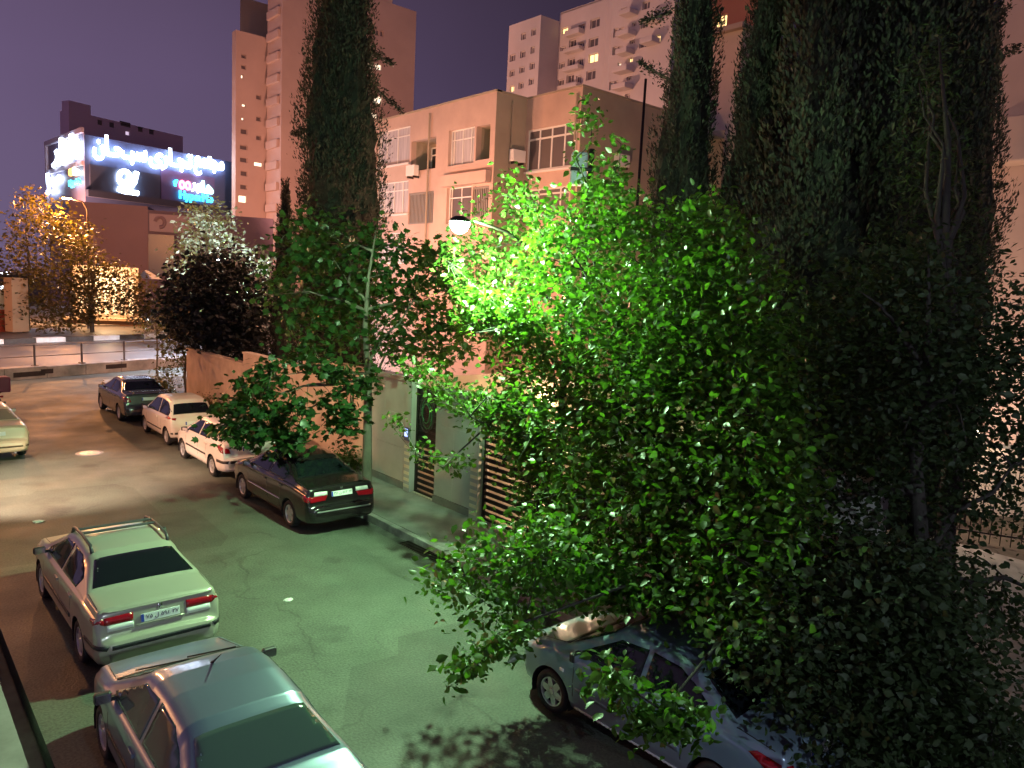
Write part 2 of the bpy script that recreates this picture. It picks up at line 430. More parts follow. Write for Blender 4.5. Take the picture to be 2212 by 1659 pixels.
# crumpled litter on the street
for i, (px, py, s, lab) in enumerate([(84, 1127, 0.09, 'crumpled white paper lying on the street beside the pale light patch'), (622, 1296, 0.06, 'torn pale bag flattened on the green lit street')]):
    c = atZ(px, py); bm = bmesh.new(); bmesh.ops.create_icosphere(bm, subdivisions=2, radius=s)
    for v in bm.verts:
        k = 0.7 + 0.6 * random.random(); v.co = Vector((v.co.x * k * 1.3, v.co.y * k, max(0.0, v.co.z * 0.28 * k) + 0.002))
    me = bpy.data.meshes.new('litter'); bm.to_mesh(me); bm.free(); me.materials.append(mat('paper', (0.62, 0.62, 0.58), 0.8))
    o = link(bpy.data.objects.new('litter', me)); o.location = c; tag(o, lab, 'litter')

# ------------------------------------------------------------------ garden wall with two gates along the right pavement
WX = 10.6
G1 = (atZ(879, 1063, .12).y, atZ(920, 1088, .12).y)      # pedestrian gate, far and near jamb
G1 = (15.95, 14.95)
G2 = (13.15, 9.3)
wall = empty('garden_wall', (WX, 17, 0.12), 'tall garden wall of pale stone slabs between the two slatted gates', 'wall')
def wseg(y0, y1, h, m, nm='wall_panel', par=wall, slab=None, off=0.0):
    if slab is None:
        mb = MB(); mb.span((WX + off, y0, -0.1), (WX + 0.22, y1, h)); return mb.build(nm, m, par)
    n = max(1, round((y1 - y0) / slab)); k = (y1 - y0) / n
    rows = max(1, round((h - 0.3) / 0.9)); rh = (h - 0.3) / rows
    mb = MB(); mb.span((WX + 0.02, y0, -0.1), (WX + 0.22, y1, h - .01)); mb.build('wall_core', m, par)
    for i in range(n):
        for r_ in range(rows):
            b = MB(); b.span((WX + random.uniform(-.004, .004), y0 + i * k + .004, 0.30 + r_ * rh + .004), (WX + .02, y0 + (i + 1) * k - .004, 0.30 + (r_ + 1) * rh - .004))
            b.build('stone_slab', m, par)
    b = MB(); b.span((WX - .03, y0 + .002, .0), (WX + .019, y1 - .002, .296)); b.build('plinth', mat('plinth_stone', (0.20, 0.19, 0.17), 0.8, noise=0.3, scale=2), par)
    b = MB(); b.span((WX - .05, y0, h), (WX + .27, y1, h + .06)); b.build('coping', m, par, bevel=.01)
wseg(G1[0] + 0.3, 18.4, 2.95, M_wstone, slab=1.0)
wseg(G2[0] + 0.3, G1[1], 2.95, M_wstone, slab=0.76)
wseg(4.3, G2[1], 2.95, M_wstone, slab=1.1)
farw = empty('boundary_wall', (WX, 30, 0.12), 'long ochre plastered boundary wall beside the row of parked cars', 'wall')
for y0, y1, h in ((18.4, 22.3, 2.95), (22.3, 27.2, 2.62), (27.2, 33.5, 2.2)):
    b = MB(); b.span((WX, y0 + .003, -.1), (WX + .24, y1 - .003, h)); b.build('wall_panel', M_wplaster, farw)
    b = MB(); b.span((WX - .05, y0 + .003, h + .001), (WX + .29, y1 - .003, h + .07)); b.build('coping', M_wplaster, farw, bevel=.012)
    b = MB(); b.span((WX - .03, y0 + .004, .0), (WX - .002, y1 - .004, .30)); b.build('plinth', MATS['plinth_stone'], farw)

def striped_post(y, par):
    b = MB(); b.span((WX - .06, y, .0), (WX + .26, y + .29, 3.0)); o = b.build('post', M_wstone, par, bevel=.01)
    for i in range(7):
        s = MB(); s.span((WX - .068, y + .02, .22 + i * .17), (WX - .0605, y + .27, .30 + i * .17)); s.build('reflective_stripe', mat('stripe_cream', (0.72, 0.62, 0.45), 0.5), o)
    return o
def gate(name, label, y0, y1, zs, h, solid_from=None, leaves=1):
    g = empty(name, (WX + .1, y0, .12), label, 'gate')
    fr = MB()
    for y in (y0 + .04, y1 - .04): fr.span((WX + .08, y - .035, .14), (WX + .14, y + .035, h))
    for z in (.17, h - .035): fr.span((WX + .082, y0 + .08, z - .03), (WX + .138, y1 - .08, z + .03))
    if leaves == 2: fr.span((WX + .079, (y0 + y1) / 2 - .04, .2), (WX + .141, (y0 + y1) / 2 + .04, h - .07))
    fr.build('frame', M_iron, g)
    n = int((h - .35) / zs)
    for i in range(n):
        z = .26 + i * zs
        th = zs * 0.60
        s = MB(); s.span((WX + .095, y0 + .081, z), (WX + .12, y1 - .081, z + th)); s.build('slat', M_iron, g)
    if solid_from:
        s = MB(); s.span((WX + .122, y0 + .081, solid_from), (WX + .134, y1 - .081, h - .07)); s.build('back_panel', mat('gate_panel', (0.05, 0.035, 0.035), 0.4, metal=0.3), g)
    hd = MB(); hd.span((WX + .02, y0 + .16, 1.0), (WX + .055, y0 + .19, 1.22)); hd.span((WX + .05, y0 + .165, 1.02), (WX + .08, y0 + .185, 1.05)); hd.span((WX + .05, y0 + .165, 1.17), (WX + .08, y0 + .185, 1.20)); hd.build('handle', M_grey, g)
    return g
striped_post(G1[0], wall); striped_post(G2[0], wall)
pg = gate('pedestrian_gate', 'narrow dark slatted pedestrian gate with cable coil above, set in the pale stone wall', G1[1] + .01, G1[0] - .01, .155, 2.9, solid_from=1.35)
gg = gate('garage_gate', 'wide dark slatted garage gate with warm light shining through its gaps', G2[1] + .01, G2[0] - .01, .155, 2.75, leaves=2)
# threshold slabs
for y0, y1 in ((G1[1], G1[0]), (G2[1], G2[0])):
    b = MB(); b.span((WX + .0, y0 + .01, .05), (WX + .3, y1 - .01, .135)); b.build('threshold', mat('threshold_stone', (0.5, 0.42, 0.34), 0.6), wall)
# cable coil hung over the pedestrian gate
cc = empty('cable_coil', (WX - .02, 15.25, 2.25), 'coil of black and green cables hanging on the pedestrian gate', 'cable coil')
for i, (rr, m_) in enumerate([(.34, 0), (.31, 1), (.28, 0), (.25, 1), (.22, 0), (.36, 0), (.19, 1)]):
    pts = [(WX - .03 - .012 * i, 15.25 + .02 * math.sin(i * 2) + rr * .8 * math.cos(a), 2.25 + .03 * math.cos(i) + rr * 1.25 * math.sin(a)) for a in [k * math.pi / 12 for k in range(25)]]
    MB().tube(pts, .011, 6, cap=False).build('cable_loop', mat('cable_green', (0.05, 0.22, 0.08), 0.4) if m_ else M_black, cc, smooth=True)
# lit intercom beside the pedestrian gate
ic = empty('intercom', (WX - .02, 16.02, 1.55), 'small blue lit intercom panel on the post of the pedestrian gate', 'intercom')
b = MB(); b.span((WX - .11, 15.99, 1.45), (WX - .062, 16.19, 1.80)); b.build('case', mat('intercom_case', (0.12, 0.12, 0.2), 0.4), ic, bevel=.01)
b = MB(); b.span((WX - .118, 16.02, 1.56), (WX - .1105, 16.16, 1.76)); b.build('screen', mat('intercom_screen', (0.2, 0.2, 0.5), 0.3, emit=(0.35, 0.45, 1.0), es=1.6), ic)
# forecourt behind the gates: floor, back wall, bulkhead lamp
ct = MB(); ct.span((WX + .3, 8.0, .031), (14.6, 17.2, .11)); struct('forecourt', ct, mat('forecourt_paving', (0.42, 0.36, 0.29), 0.7, noise=0.2, scale=2))
bw = empty('forecourt_wall', (14.6, 12, .1), 'warm lit plaster wall seen through the gaps of the garage gate', 'wall')
b = MB(); b.span((14.6, 8.0, .0), (14.8, 17.2, 2.9)); b.build('wall_panel', mat('forecourt_plaster', (0.6, 0.5, 0.38), 0.85, noise=0.12, scale=1), bw)
b = MB(); b.span((14.55, 8.0, 2.9), (14.85, 17.2, 2.97)); b.build('coping', M_wstone, bw)
b = MB(); b.span((WX + .35, 17.2, .0), (14.59, 17.35, 2.9)); b.build('end_wall', MATS['forecourt_plaster'], bw)
def point(name, loc, col, power, radius=0.08, parent=None):
    l = bpy.data.lights.new(name, 'POINT'); l.color = col; l.energy = power; l.shadow_soft_size = radius
    o = bpy.data.objects.new(name, l); link(o, parent); o.location = loc; return o
def spot(name, loc, target, col, power, angle, blend=0.5, radius=0.2, parent=None):
    l = bpy.data.lights.new(name, 'SPOT'); l.color = col; l.energy = power; l.spot_size = R_(angle); l.spot_blend = blend; l.shadow_soft_size = radius
    o = bpy.data.objects.new(name, l); link(o, parent); o.location = loc
    d = Vector(target) - Vector(loc)
    if parent is not None: d = Vector(target) - (Vector(loc) + Vector(parent.location))
    o.rotation_euler = d.to_track_quat('-Z', 'Y').to_euler(); return o
def bulkhead(loc, label, power, axis):
    b = empty('bulkhead_lamp', loc, label, 'lamp')
    Mx = Matrix.Rotation(R_(90), 4, axis)
    MB().lathe([(0.001, 0.0), (.11, .0), (.11, .03), (.09, .035)], 16, M=Mx).build('base', M_grey, b, origin='local')
    MB().lathe([(.085, .032), (.08, .07), (.05, .105), (.001, .115)], 16, M=Mx).build('globe', mat('bulb_warm', (1, .9, .7), .4, emit=(1, .68, .38), es=14), b, smooth=True, origin='local')
    return b
bl = bulkhead((11.6, 12.0, 1.42), 'round glowing lamp on a post behind the garage gate slats', 0, 'Y')
MB().tube([(11.63, 12.0, .11), (11.63, 12.0, 1.5)], .035, 8).build('post', M_iron, bl)
point('lamp_light', (-.16, 0, 0.02), (1.0, .62, .36), 60, .1, bl)
bl2 = bulkhead((14.56, 15.4, 2.3), 'round wall lamp glowing on the forecourt wall behind the pedestrian gate', 0, 'Y')
bl2.rotation_euler = (0, math.pi, 0)
point('lamp_light', (.2, 0, 0.0), (1.0, .62, .36), 110, .1, bl2)

# ------------------------------------------------------------------ junction, parapet, highway
HD = Vector((0.927, 0.375)); HN = Vector((-0.375, 0.927)); HP = Vector((8.7, 43.9))
HA = math.atan2(HD.y, HD.x)
def hw(a, b, z=0.0):
    q = HP + HD * a + HN * b; return (q.x, q.y, z)
def hbox(mb, a0, a1, b0, b1, z0, z1):
    vs = [hw(a0, b0, z0), hw(a1, b0, z0), hw(a1, b1, z0), hw(a0, b1, z0), hw(a0, b0, z1), hw(a1, b0, z1), hw(a1, b1, z1), hw(a0, b1, z1)]
    return mb.add(vs, [(0, 3, 2, 1), (4, 5, 6, 7), (0, 1, 5, 4), (1, 2, 6, 5), (2, 3, 7, 6), (3, 0, 4, 7)])
j2 = MB(); hbox(j2, -60, 40, -9.5, -.3, -.345, -.006); struct('junction_road', j2, M_asphalt)
h1 = MB(); hbox(h1, -80, 120, .35, 14.2, -.345, .30); struct('highway', h1, M_high)
h2 = MB(); hbox(h2, -80, 120, 14.8, 27, -.345, .30); struct('highway_far_lane', h2, M_high)
p2 = MB(); hbox(p2, -80, 120, 27, 60, -.345, .42); struct('far_pavement', p2, M_pave)
pp = empty('parapet', hw(0, 0, 0), 'low concrete parapet with painted dark holes, carrying the highway railing', 'parapet')
for k, a in enumerate(range(-26, 12, 2)):
    b = MB(); hbox(b, a + .01, a + 1.99, -.3, .34, -.1, .55 + .012 * (k % 3)); b.build('concrete_block', mat('parapet_concrete', (0.30, 0.27, 0.25), 0.9, noise=0.35, scale=1.5, bump=.3), pp, bevel=.02)
for a, w_, z in ((-3.6, 1.5, .22), (-2.3, .6, .3), (1.1, 1.2, .30)):  # dark plates painted for the shade inside holes in the parapet
    b = MB(); hbox(b, a, a + w_, -.312, -.3005, z - .1, z + .13); b.build('painted_hole', mat('hole_shade', (0.03, 0.02, 0.02), 0.95, noise=.4, scale=3), pp)
rl = empty('highway_railing', hw(0, 0, .55), 'thin grey highway railing on dark posts beyond the junction', 'railing')
for a in [-21.6, -19.2, -16.8, -14.4, -12, -9.6, -7.2, -4.8, -2.4, 0, 2.4, 4.8, 7.2]:
    q = hw(a, .02)
    MB().tube([(q[0], q[1], .56), (q[0], q[1], 1.62)], .05, 8).build('post', mat('railing_grey', (0.13, 0.12, 0.13), 0.5, metal=.5), rl)
    b = MB(); b.box((q[0], q[1], .585), (.24, .24, .05), HA); b.build('foot_plate', MATS['railing_grey'], rl)
for z in (1.05, 1.58):
    MB().tube([hw(-22, .02, z), hw(8, .02, z)], .022, 6).build('rail', MATS['railing_grey'], rl)
md = empty('median_kerb', hw(0, 14.5, .3), 'black and white painted kerb blocks along the highway median', 'kerb')
for i in range(-14, 26):
    b = MB(); hbox(b, i * 2.05 + .01, i * 2.05 + 2.04, 14.25, 14.75, .2, .62); b.build('kerb_block', M_white if i % 2 else M_black, md, bevel=.02)

# sodium street lamps along the highway
M_sod = mat('sodium_glow', (1, .6, .2), .4, emit=(1.0, .45, .10), es=30)
def sodium(base, h, arm, label, power, group='sodium lamps along the highway'):
    o = empty('street_lamp', base, label, 'street lamp', group)
    ax, ay = arm
    MB().tube([(0, 0, 0), (0, 0, 1.2), (0, 0, h - .8), (ax * .25, ay * .25, h - .15), (ax, ay, h)], [.11, .09, .07, .05, .045], 8).build('pole', M_iron, o, smooth=True, origin='local')
    MB().tube([(0, 0, -.05), (0, 0, .35)], [.19, .15], 10).build('base', M_grey, o, origin='local')
    an = math.atan2(ay, ax)
    hd = MB(); hd.box((ax * 1.12, ay * 1.12, h + .03), (.75, .28, .14), an); hd.build('lamp_head', M_grey, o, bevel=.04, origin='local')
    gl = MB(); gl.box((ax * 1.12, ay * 1.12, h - .075), (.5, .22, .08), an); gl.build('lamp_glass', M_sod, o, bevel=.03, origin='local')
    point('lamp_light', (ax * 1.12, ay * 1.12, h - .3), (1.0, .38, .12) if 'garden' not in label else (1.0, .50, .31), power, .3, o)
    return o

# ------------------------------------------------------------------ apartment house behind the garden
def facpx(pa, pb, fix, val, z=None):
    f = atX if fix == 'X' else atY
    a, b = f(*pa, val), f(*pb, val); return a, b
r6 = rg(1450, 350, 1.746)
AX = 25.0
ca = atX(*r6(940, 25), AX); cl = atX(*r6(78, 200), AX)       # roof corner, far end of the street facade
TOPZ = ca.z
F1 = Fac((AX, cl.y), (AX, ca.y))
cb = atY(*r6(1150, 95), ca.y); BX = cb.x
F2 = Fac((AX, ca.y), (BX, ca.y))
cc_ = atX(*r6(1540, 0), BX)
F3 = Fac((BX, ca.y), (BX, cc_.y))
F4 = Fac((BX, cc_.y), (BX + 9, cc_.y))
ap = empty('apartment_house', (AX + 4, ca.y + 5, 0), 'pinkish stone apartment house of four storeys behind the garden trees', 'house')
def R1(f, a, b): return f.rect(r6(*a), r6(*b))
W1 = R1(F1, (96, 290), (330, 540)); B1 = R1(F1, (340, 360), (512, 575)); W2 = R1(F1, (600, 283), (780, 537)); B2 = R1(F1, (793, 262), (890, 502))
W3 = R1(F1, (90, 660), (318, 885)); B3 = R1(F1, (322, 730), (495, 952)); W4 = R1(F1, (585, 692), (757, 950)); B4 = R1(F1, (768, 690), (880, 905))
S1 = R1(F1, (180, 1015), (300, 1052)); L1 = R1(F1, (580, 1108), (690, 1200)); L2 = R1(F1, (800, 1120), (865, 1200))
W7 = R1(F1, (100, 1090), (300, 1230))
W5 = R1(F3, (1150, 270), (1490, 568)); W6 = R1(F3, (1150, 700), (1440, 900))
for nm, F, ops, m_ in (('street_wall', F1, [W1, B1, W2, B2, W3, B3, W4, B4, S1, L1, L2, W7], M_brick), ('side_wall', F2, [], M_brick_shade), ('bay_wall', F3, [W5, W6], M_brick), ('end_wall', F4, [], M_brick_shade)):
    mb = MB(); F.wall(mb, 0, F.len, 0, TOPZ, ops, .35); mb.build(nm, m_, ap)
rf = MB(); rf.span((AX + .02, ca.y + .02, TOPZ - .5), (AX + 14, cl.y, TOPZ - .42)); rf.span((BX + .02, cc_.y + .02, TOPZ - .5), (AX + 14, ca.y + .02, TOPZ - .425)); rf.build('roof', M_kerb, ap)
cp = MB(); F1.box(cp, -.05, F1.len + .05, TOPZ + .001, TOPZ + .09, -.3, .06); F2.box(cp, .0, F2.len, TOPZ + .002, TOPZ + .085, -.3, .05); F3.box(cp, -.0, F3.len + .05, TOPZ + .003, TOPZ + .08, -.3, .05); F4.box(cp, .05, F4.len, TOPZ + .004, TOPZ + .082, -.3, .055); cp.build('parapet_coping', M_brick_shade, ap)
# the backs of the house, so that it stands closed
bk = MB(); bk.add([(AX, cl.y, 0), (AX + 14, cl.y, 0), (AX + 14, cl.y, TOPZ), (AX, cl.y, TOPZ)], [(0, 1, 2, 3)]); bk.add([(AX + 14, cl.y, 0), (AX + 14, cc_.y, 0), (AX + 14, cc_.y, TOPZ), (AX + 14, cl.y, TOPZ)], [(0, 1, 2, 3)]); bk.build('rear_wall', M_brick_shade, ap)
window(F1, W1, ap, M_frame, M_curtain, split=(.08, .28, .6), transoms=(.76,), depth=.2)
window(F1, W3, ap, M_frame, M_curtain, split=(.22, .52, .78), transoms=(.72,), depth=.2)
window(F1, W2, ap, M_frame, M_curtain, split=(.12, .45, .78), transoms=(.72,), depth=.26)
window(F1, W4, ap, M_frame, M_dim, split=(.1, .5,), transoms=(.72,), depth=.26)
window(F1, S1, ap, M_frame, M_dim, nv=2, depth=.15)
window(F1, W7, ap, M_frame, M_curtain, nv=3, depth=.15)
window(F1, L1, ap, M_frame, M_lit, nv=5, depth=.2, fw=.05)
window(F1, L2, ap, M_frame, M_lit, nv=1, depth=.2, fw=.05)
window(F3, W5, ap, M_frame, M_dim, split=(.25, .5, .76), transoms=(.76,), depth=.12, fw=.09)
window(F3, W6, ap, M_frame, M_dim, split=(.25, .78), transoms=(.8,), depth=.12, fw=.08)
bandm = mat('window_head_panel', (0.45, 0.40, 0.38), .6)
for F, w_ in ((F1, W1), (F1, W3)):
    b = MB(); F.box(b, w_[0] - .1, w_[1] + .1, w_[2] - .12, w_[2] - .02, .002, .12); b.build('sill', M_frame, ap, bevel=.01)
b = MB(); F3.box(b, W5[0] - .05, W5[1] + .05, W5[2] - .12, W5[2] - .01, .002, .1); b.build('sill', M_frame, ap, bevel=.01)
# loggias: recess box with an inner window
def loggia(F, r, d=1.3, win=True, bars=False):
    u0, u1, z0, z1 = r
    mb = MB()
    P = lambda u, z, o: F.pt(u, z, o)
    for q in (((u0, z0), (u1, z0)), ((u1, z0), (u1, z1)), ((u1, z1), (u0, z1)), ((u0, z1), (u0, z0))):
        mb.add([P(*q[0], -.35), P(*q[1], -.35), P(*q[1], -d), P(*q[0], -d)], [(0, 1, 2, 3)])
    mb.add([P(u0, z0, -d), P(u1, z0, -d), P(u1, z1, -d), P(u0, z1, -d)], [(0, 1, 2, 3)])
    lo = mb.build('loggia', M_brick_shade, ap)
    if win:
        w_ = MB(); a, b_ = u0 + (u1 - u0) * .1, u0 + (u1 - u0) * .9
        for q in ((a, a + .07, z0 + .1, z1 - .2), (b_ - .07, b_, z0 + .1, z1 - .2), (a, b_, z1 - .27, z1 - .2), (a, b_, z0 + (z1 - z0) * .6, z0 + (z1 - z0) * .6 + .07)): F.box(w_, *q, -d + .01, -d + .08)
        w_.build('window_frame', M_frame, lo)
        w_ = MB(); F.box(w_, a, b_, z0 + .1, z1 - .2, -d + .003, -d + .03); w_.build('pane', M_dglass, lo)
    if bars:
        n = int((u1 - u0) / .14)
        for i in range(n):
            w_ = MB(); F.box(w_, u0 + (i + .2) * (u1 - u0) / n, u0 + (i + .75) * (u1 - u0) / n, z0 + .03, z1 - .03, -.12, -.06); w_.build('louvre', M_louvre, ap)
        w_ = MB(); F.box(w_, u0, u1, z1 - .12, z1 - .01, -.14, -.03); F.box(w_, u0, u1, z0 + .01, z0 + .08, -.14, -.03); w_.build('louvre_frame', M_louvre, ap)
loggia(F1, B1); loggia(F1, B2, win=False); loggia(F1, B3, bars=True, win=False); loggia(F1, B4, bars=True, win=False)
b = MB(); F1.box(b, W4[0] - .2, B4[1] + .1, W4[3] + .02, W4[3] + .62, .003, .35); b.build('balcony_band', M_brick, ap)

# rainwater pipes and air conditioners on the house
for F, u_ in ((F1, F1.len * .52), (F3, F3.len * .93), (F2, F2.len * .5)):
    q = F.pt(u_, 0, .09); MB().tube([(q[0], q[1], .1), (q[0], q[1], TOPZ - .3)], .055, 6).build('rain_pipe', M_brick_shade, ap)
for F, u_, z_ in ((F2, .9, W5[2] + .4), (F2, 1.0, W6[2] + .2), (F4, 2.4, W5[2] + .3), (F1, W1[1] + .35, W1[2] - .9)):
    b = MB(); F.box(b, u_, u_ + .85, z_, z_ + .6, .10, .45); u__ = b.build('air_conditioner', M_frame, ap, bevel=.02)
    for k_ in (.1, .7):
        b = MB(); F.box(b, u_ + k_, u_ + k_ + .06, z_ - .12, z_ - .005, .002, .42); b.build('bracket', M_iron, u__)

# ------------------------------------------------------------------ towers
def tower(name, label, faces, top, mname, parts, loc):
    t = empty(name, loc, label, 'tower'); return t
r5 = rg(900, 0, 1.843)
YA = 110.0
a0 = atY(605, 480, YA); a1 = atY(893, 235, YA)
topA = atY(899, 25, YA).z
TA = Fac((a0.x, YA), (a1.x, YA))
ta = empty('tall_tower', (a0.x + 10, YA + 8, 0), 'tall orange lit tower block rising behind the dark cypress', 'tower')
rw = lambda a, b, F=TA: F.rect(r5(*a), r5(*b))
opsA = []; litA = []
for x in (1050, 1082, 1114, 1145): opsA.append(rw((x, 205 + (x - 1050) * .22), (x + 24, 248 + (x - 1050) * .22)))
for q in ((1043, 465, 1100, 505), (1108, 470, 1155, 515)): litA.append(rw((q[0], q[1]), (q[2], q[3])))
litA.append(rw((1092, 705), (1160, 765))); litA.append(rw((1065, 830), (1125, 868)))
for k in range(6):
    for x in (1230, 1300): pass
mb = MB(); TA.wall(mb, 0, TA.len, 0, topA, opsA + litA, .4); mb.build('front_wall', M_tower, ta)
for o_ in opsA: window(TA, o_, ta, M_tower, M_dim, nv=0, depth=.3, fw=.1)
for o_ in litA: window(TA, o_, ta, M_frame, M_litw, nv=1, depth=.3, fw=.1)
# street side of the slab with stacked balconies
sideA = Fac((a0.x, YA), (a0.x, YA + 5.2)); topA2 = topA + 10
mb = MB(); sideA.wall(mb, 0, sideA.len, 0, topA2, [], .3); mb.build('side_wall', M_tower, ta)
mb = MB(); TA.wall(mb, 0, TA.len * .8, topA + .02, topA2, [], .3); mb.add([TA.pt(TA.len * .8, topA), TA.pt(TA.len * .8, topA2), TA.pt(TA.len * .8, topA2, -16), TA.pt(TA.len * .8, topA, -16)], [(0, 1, 2, 3)]); mb.build('upper_wall', M_tower, ta)
mb = MB(); mb.span((a0.x, YA, topA2 - .3), (a0.x + TA.len * .8, YA + 16, topA2 - .2)); mb.span((a0.x + TA.len * .8, YA + .02, topA - .3), (a1.x, YA + 16, topA - .2)); mb.build('roof', M_kerb, ta)
mb = MB(); mb.add([(a1.x, YA, 0), (a1.x, YA + 16, 0), (a1.x, YA + 16, topA), (a1.x, YA, topA)], [(0, 1, 2, 3)]); mb.add([(a0.x, YA + 16, 0), (a1.x, YA + 16, 0), (a1.x, YA + 16, topA), (a0.x, YA + 16, topA)], [(0, 1, 2, 3)]); mb.build('rear_wall', M_tower, ta)
k = 0; z = 6.0
while z < topA2 - 2:
    for u_ in (.6,):
        b = MB(); sideA.box(b, u_, u_ + 4.0, z, z + 1.15, .005, .45); b.build('balcony', M_tower, ta, bevel=.06)
    k += 1; z += 3.1
# left wing
YW = YA + 5.3
wl0 = atY(509, 300, YW); wl1x = a0.x + 2
TW = Fac((wl0.x, YW), (wl1x, YW)); topW = atY(540, 72, YW).z
winW = []
for (x, y, w_, h_, li) in ((118, 550, 18, 28, 1), (125, 765, 28, 22, 1), (122, 865, 20, 22, 1), (115, 950, 50, 38, 0), (110, 1070, 55, 34, 0), (110, 1160, 55, 38, 0), (115, 1260, 50, 38, 0), (112, 1360, 50, 38, 0), (215, 1195, 62, 32, 1), (100, 1440, 60, 55, 1), (120, 400, 36, 30, 0), (120, 480, 36, 30, 0), (230, 700, 36, 34, 0), (230, 860, 36, 34, 0), (230, 1000, 36, 34, 0)):
    winW.append((TW.rect(r5(x, y), r5(x + w_, y + h_)), li))
mb = MB(); TW.wall(mb, 0, TW.len, 0, topW, [w_[0] for w_ in winW], .4)
mb.add([(wl0.x, YW, 0), (wl0.x, YW + 1.5, 0), (wl0.x, YW + 1.5, topW), (wl0.x, YW, topW)], [(0, 1, 2, 3)]); mb.build('wing_wall', M_tower, ta)
mb = MB(); mb.span((wl0.x + .01, YW + .01, topW - .2), (wl1x, YW + 1.5, topW - .1)); mb.build('wing_roof', M_kerb, ta)
for w_, li in winW: window(TW, w_, ta, M_tower, M_litw if li else M_dim, nv=0, depth=.3, fw=.08)

# stepped white tower to the right
rB = rg(2000, 0, 2.37)
XB = 66.0
p0 = atX(*rB(72, 600), XB); p1 = atX(*rB(372, 500), XB); topB = atX(*rB(105, 240), XB).z
tb = empty('stepped_tower', (XB + 8, p1.y, 0), 'pale stepped tower block with balconies and a few yellow lit windows', 'tower')
T1 = Fac((XB, p0.y), (XB, p1.y))
q2 = atY(*rB(550, 500), p1.y); T2 = Fac((XB, p1.y), (q2.x, p1.y))
p3 = atX(*rB(1000, 300), q2.x); T3 = Fac((q2.x, p1.y), (q2.x, p3.y))
X4 = q2.x - 2.2
p4 = atX(*rB(1050, 300), X4); p5 = atX(*rB(1640, 300), X4); T4 = Fac((X4, p4.y), (X4, p5.y))
T34 = Fac((q2.x, p3.y), (X4, p4.y))
topB3 = atX(*rB(900, 8), q2.x).z; topB4 = topB3 + 9
def tw(F, name, lst, top, m_=M_towerb, fw=.1):
    rs = [(F.rect(rB(a, b), rB(c, d)), li) for a, b, c, d, li in lst]
    mb = MB(); F.wall(mb, 0, F.len, 0, top, [r_ for r_, l_ in rs], .35); mb.build(name, m_, tb)
    for r_, l_ in rs: window(F, r_, tb, M_towerb, (M_dim, M_lit, M_litw)[l_], nv=1, depth=.28, fw=fw)
tw(T1, 'left_wall', [(200, 312, 245, 375, 0), (297, 272, 340, 335, 0), (92, 515, 145, 580, 0), (190, 482, 240, 545, 0), (290, 442, 328, 505, 0), (92, 665, 137, 722, 0), (183, 630, 232, 690, 0), (280, 592, 328, 655, 0), (92, 812, 133, 870, 1), (175, 780, 223, 840, 0), (272, 743, 318, 803, 0)], topB)
tw(T2, 'return_wall', [], topB)
tw(T3, 'balcony_wall', [(583, 260, 643, 318, 1), (855, 175, 945, 260, 0), (840, 357, 930, 440, 0), (838, 507, 928, 590, 1), (815, 667, 905, 755, 0), (570, 440, 622, 480, 0), (560, 592, 612, 650, 0), (545, 752, 605, 810, 0), (740, 235, 800, 330, 0), (655, 372, 720, 470, 0), (640, 552, 710, 625, 0), (630, 705, 700, 780, 0), (740, 400, 795, 470, 0), (735, 560, 785, 640, 0), (720, 715, 770, 800, 0)], topB3)
tw(T34, 'corner_wall', [], topB3)
tw(T4, 'front_wall', [(1145, 75, 1200, 135, 0), (1350, 12, 1420, 85, 0), (1075, 267, 1118, 350, 0), (1126, 262, 1170, 340, 0), (1248, 210, 1292, 250, 0), (1338, 187, 1402, 265, 0), (1065, 442, 1108, 520, 0), (1114, 438, 1155, 510, 0), (1230, 380, 1278, 415, 0), (1320, 370, 1392, 450, 0), (1113, 590, 1150, 655, 2), (1215, 545, 1258, 590, 1), (1035, 772, 1075, 850, 0), (1082, 765, 1118, 840, 0), (1200, 725, 1245, 760, 0), (1185, 890, 1230, 940, 0), (1470, 150, 1530, 220, 0), (1470, 330, 1520, 400, 1)], topB4)
def balc(F, lst, prot):
    for a, b, c, d in lst:
        r_ = F.rect(rB(a, b), rB(c, d)); o = MB(); F.box(o, r_[0], r_[1], r_[2], r_[2] + min(1.3, (r_[3] - r_[2]) * .55), .004, prot); o.build('balcony', M_towerb, tb, bevel=.08)
balc(T3, [(665, 250, 800, 345), (650, 430, 800, 500), (640, 600, 790, 680), (630, 770, 775, 845)], 1.0)
balc(T4, [(1200, 75, 1310, 160), (1172, 265, 1295, 360), (1168, 440, 1275, 530), (1140, 600, 1275, 700), (1130, 770, 1262, 860), (1420, 120, 1540, 220), (1400, 330, 1520, 430)], 1.4)
mb = MB(); mb.span((XB + .02, p1.y + .02, topB - .2), (XB + 14, p0.y, topB - .1)); mb.span((q2.x, p3.y, topB3 - .2), (q2.x + 14, p1.y - .02, topB3 - .1)); mb.span((X4, p5.y, topB4 - .2), (X4 + 14, p4.y, topB4 - .1))
mb.span((q2.x + 2, p3.y + 2, topB3), (q2.x + 8, p1.y - 4, topB3 + 4)); mb.build('roof', M_towerb, tb)
mb = MB(); mb.add([(XB, p0.y, 0), (XB + 14, p0.y, 0), (XB + 14, p0.y, topB), (XB, p0.y, topB)], [(0, 1, 2, 3)]); mb.build('far_end_wall', M_towerb, tb); mb = MB(); mb.add([(X4, p5.y, 0), (X4 + 14, p5.y, 0), (X4 + 14, p5.y, topB4), (X4, p5.y, topB4)], [(0, 1, 2, 3)]); mb.build('end_wall', M_towerb, tb)

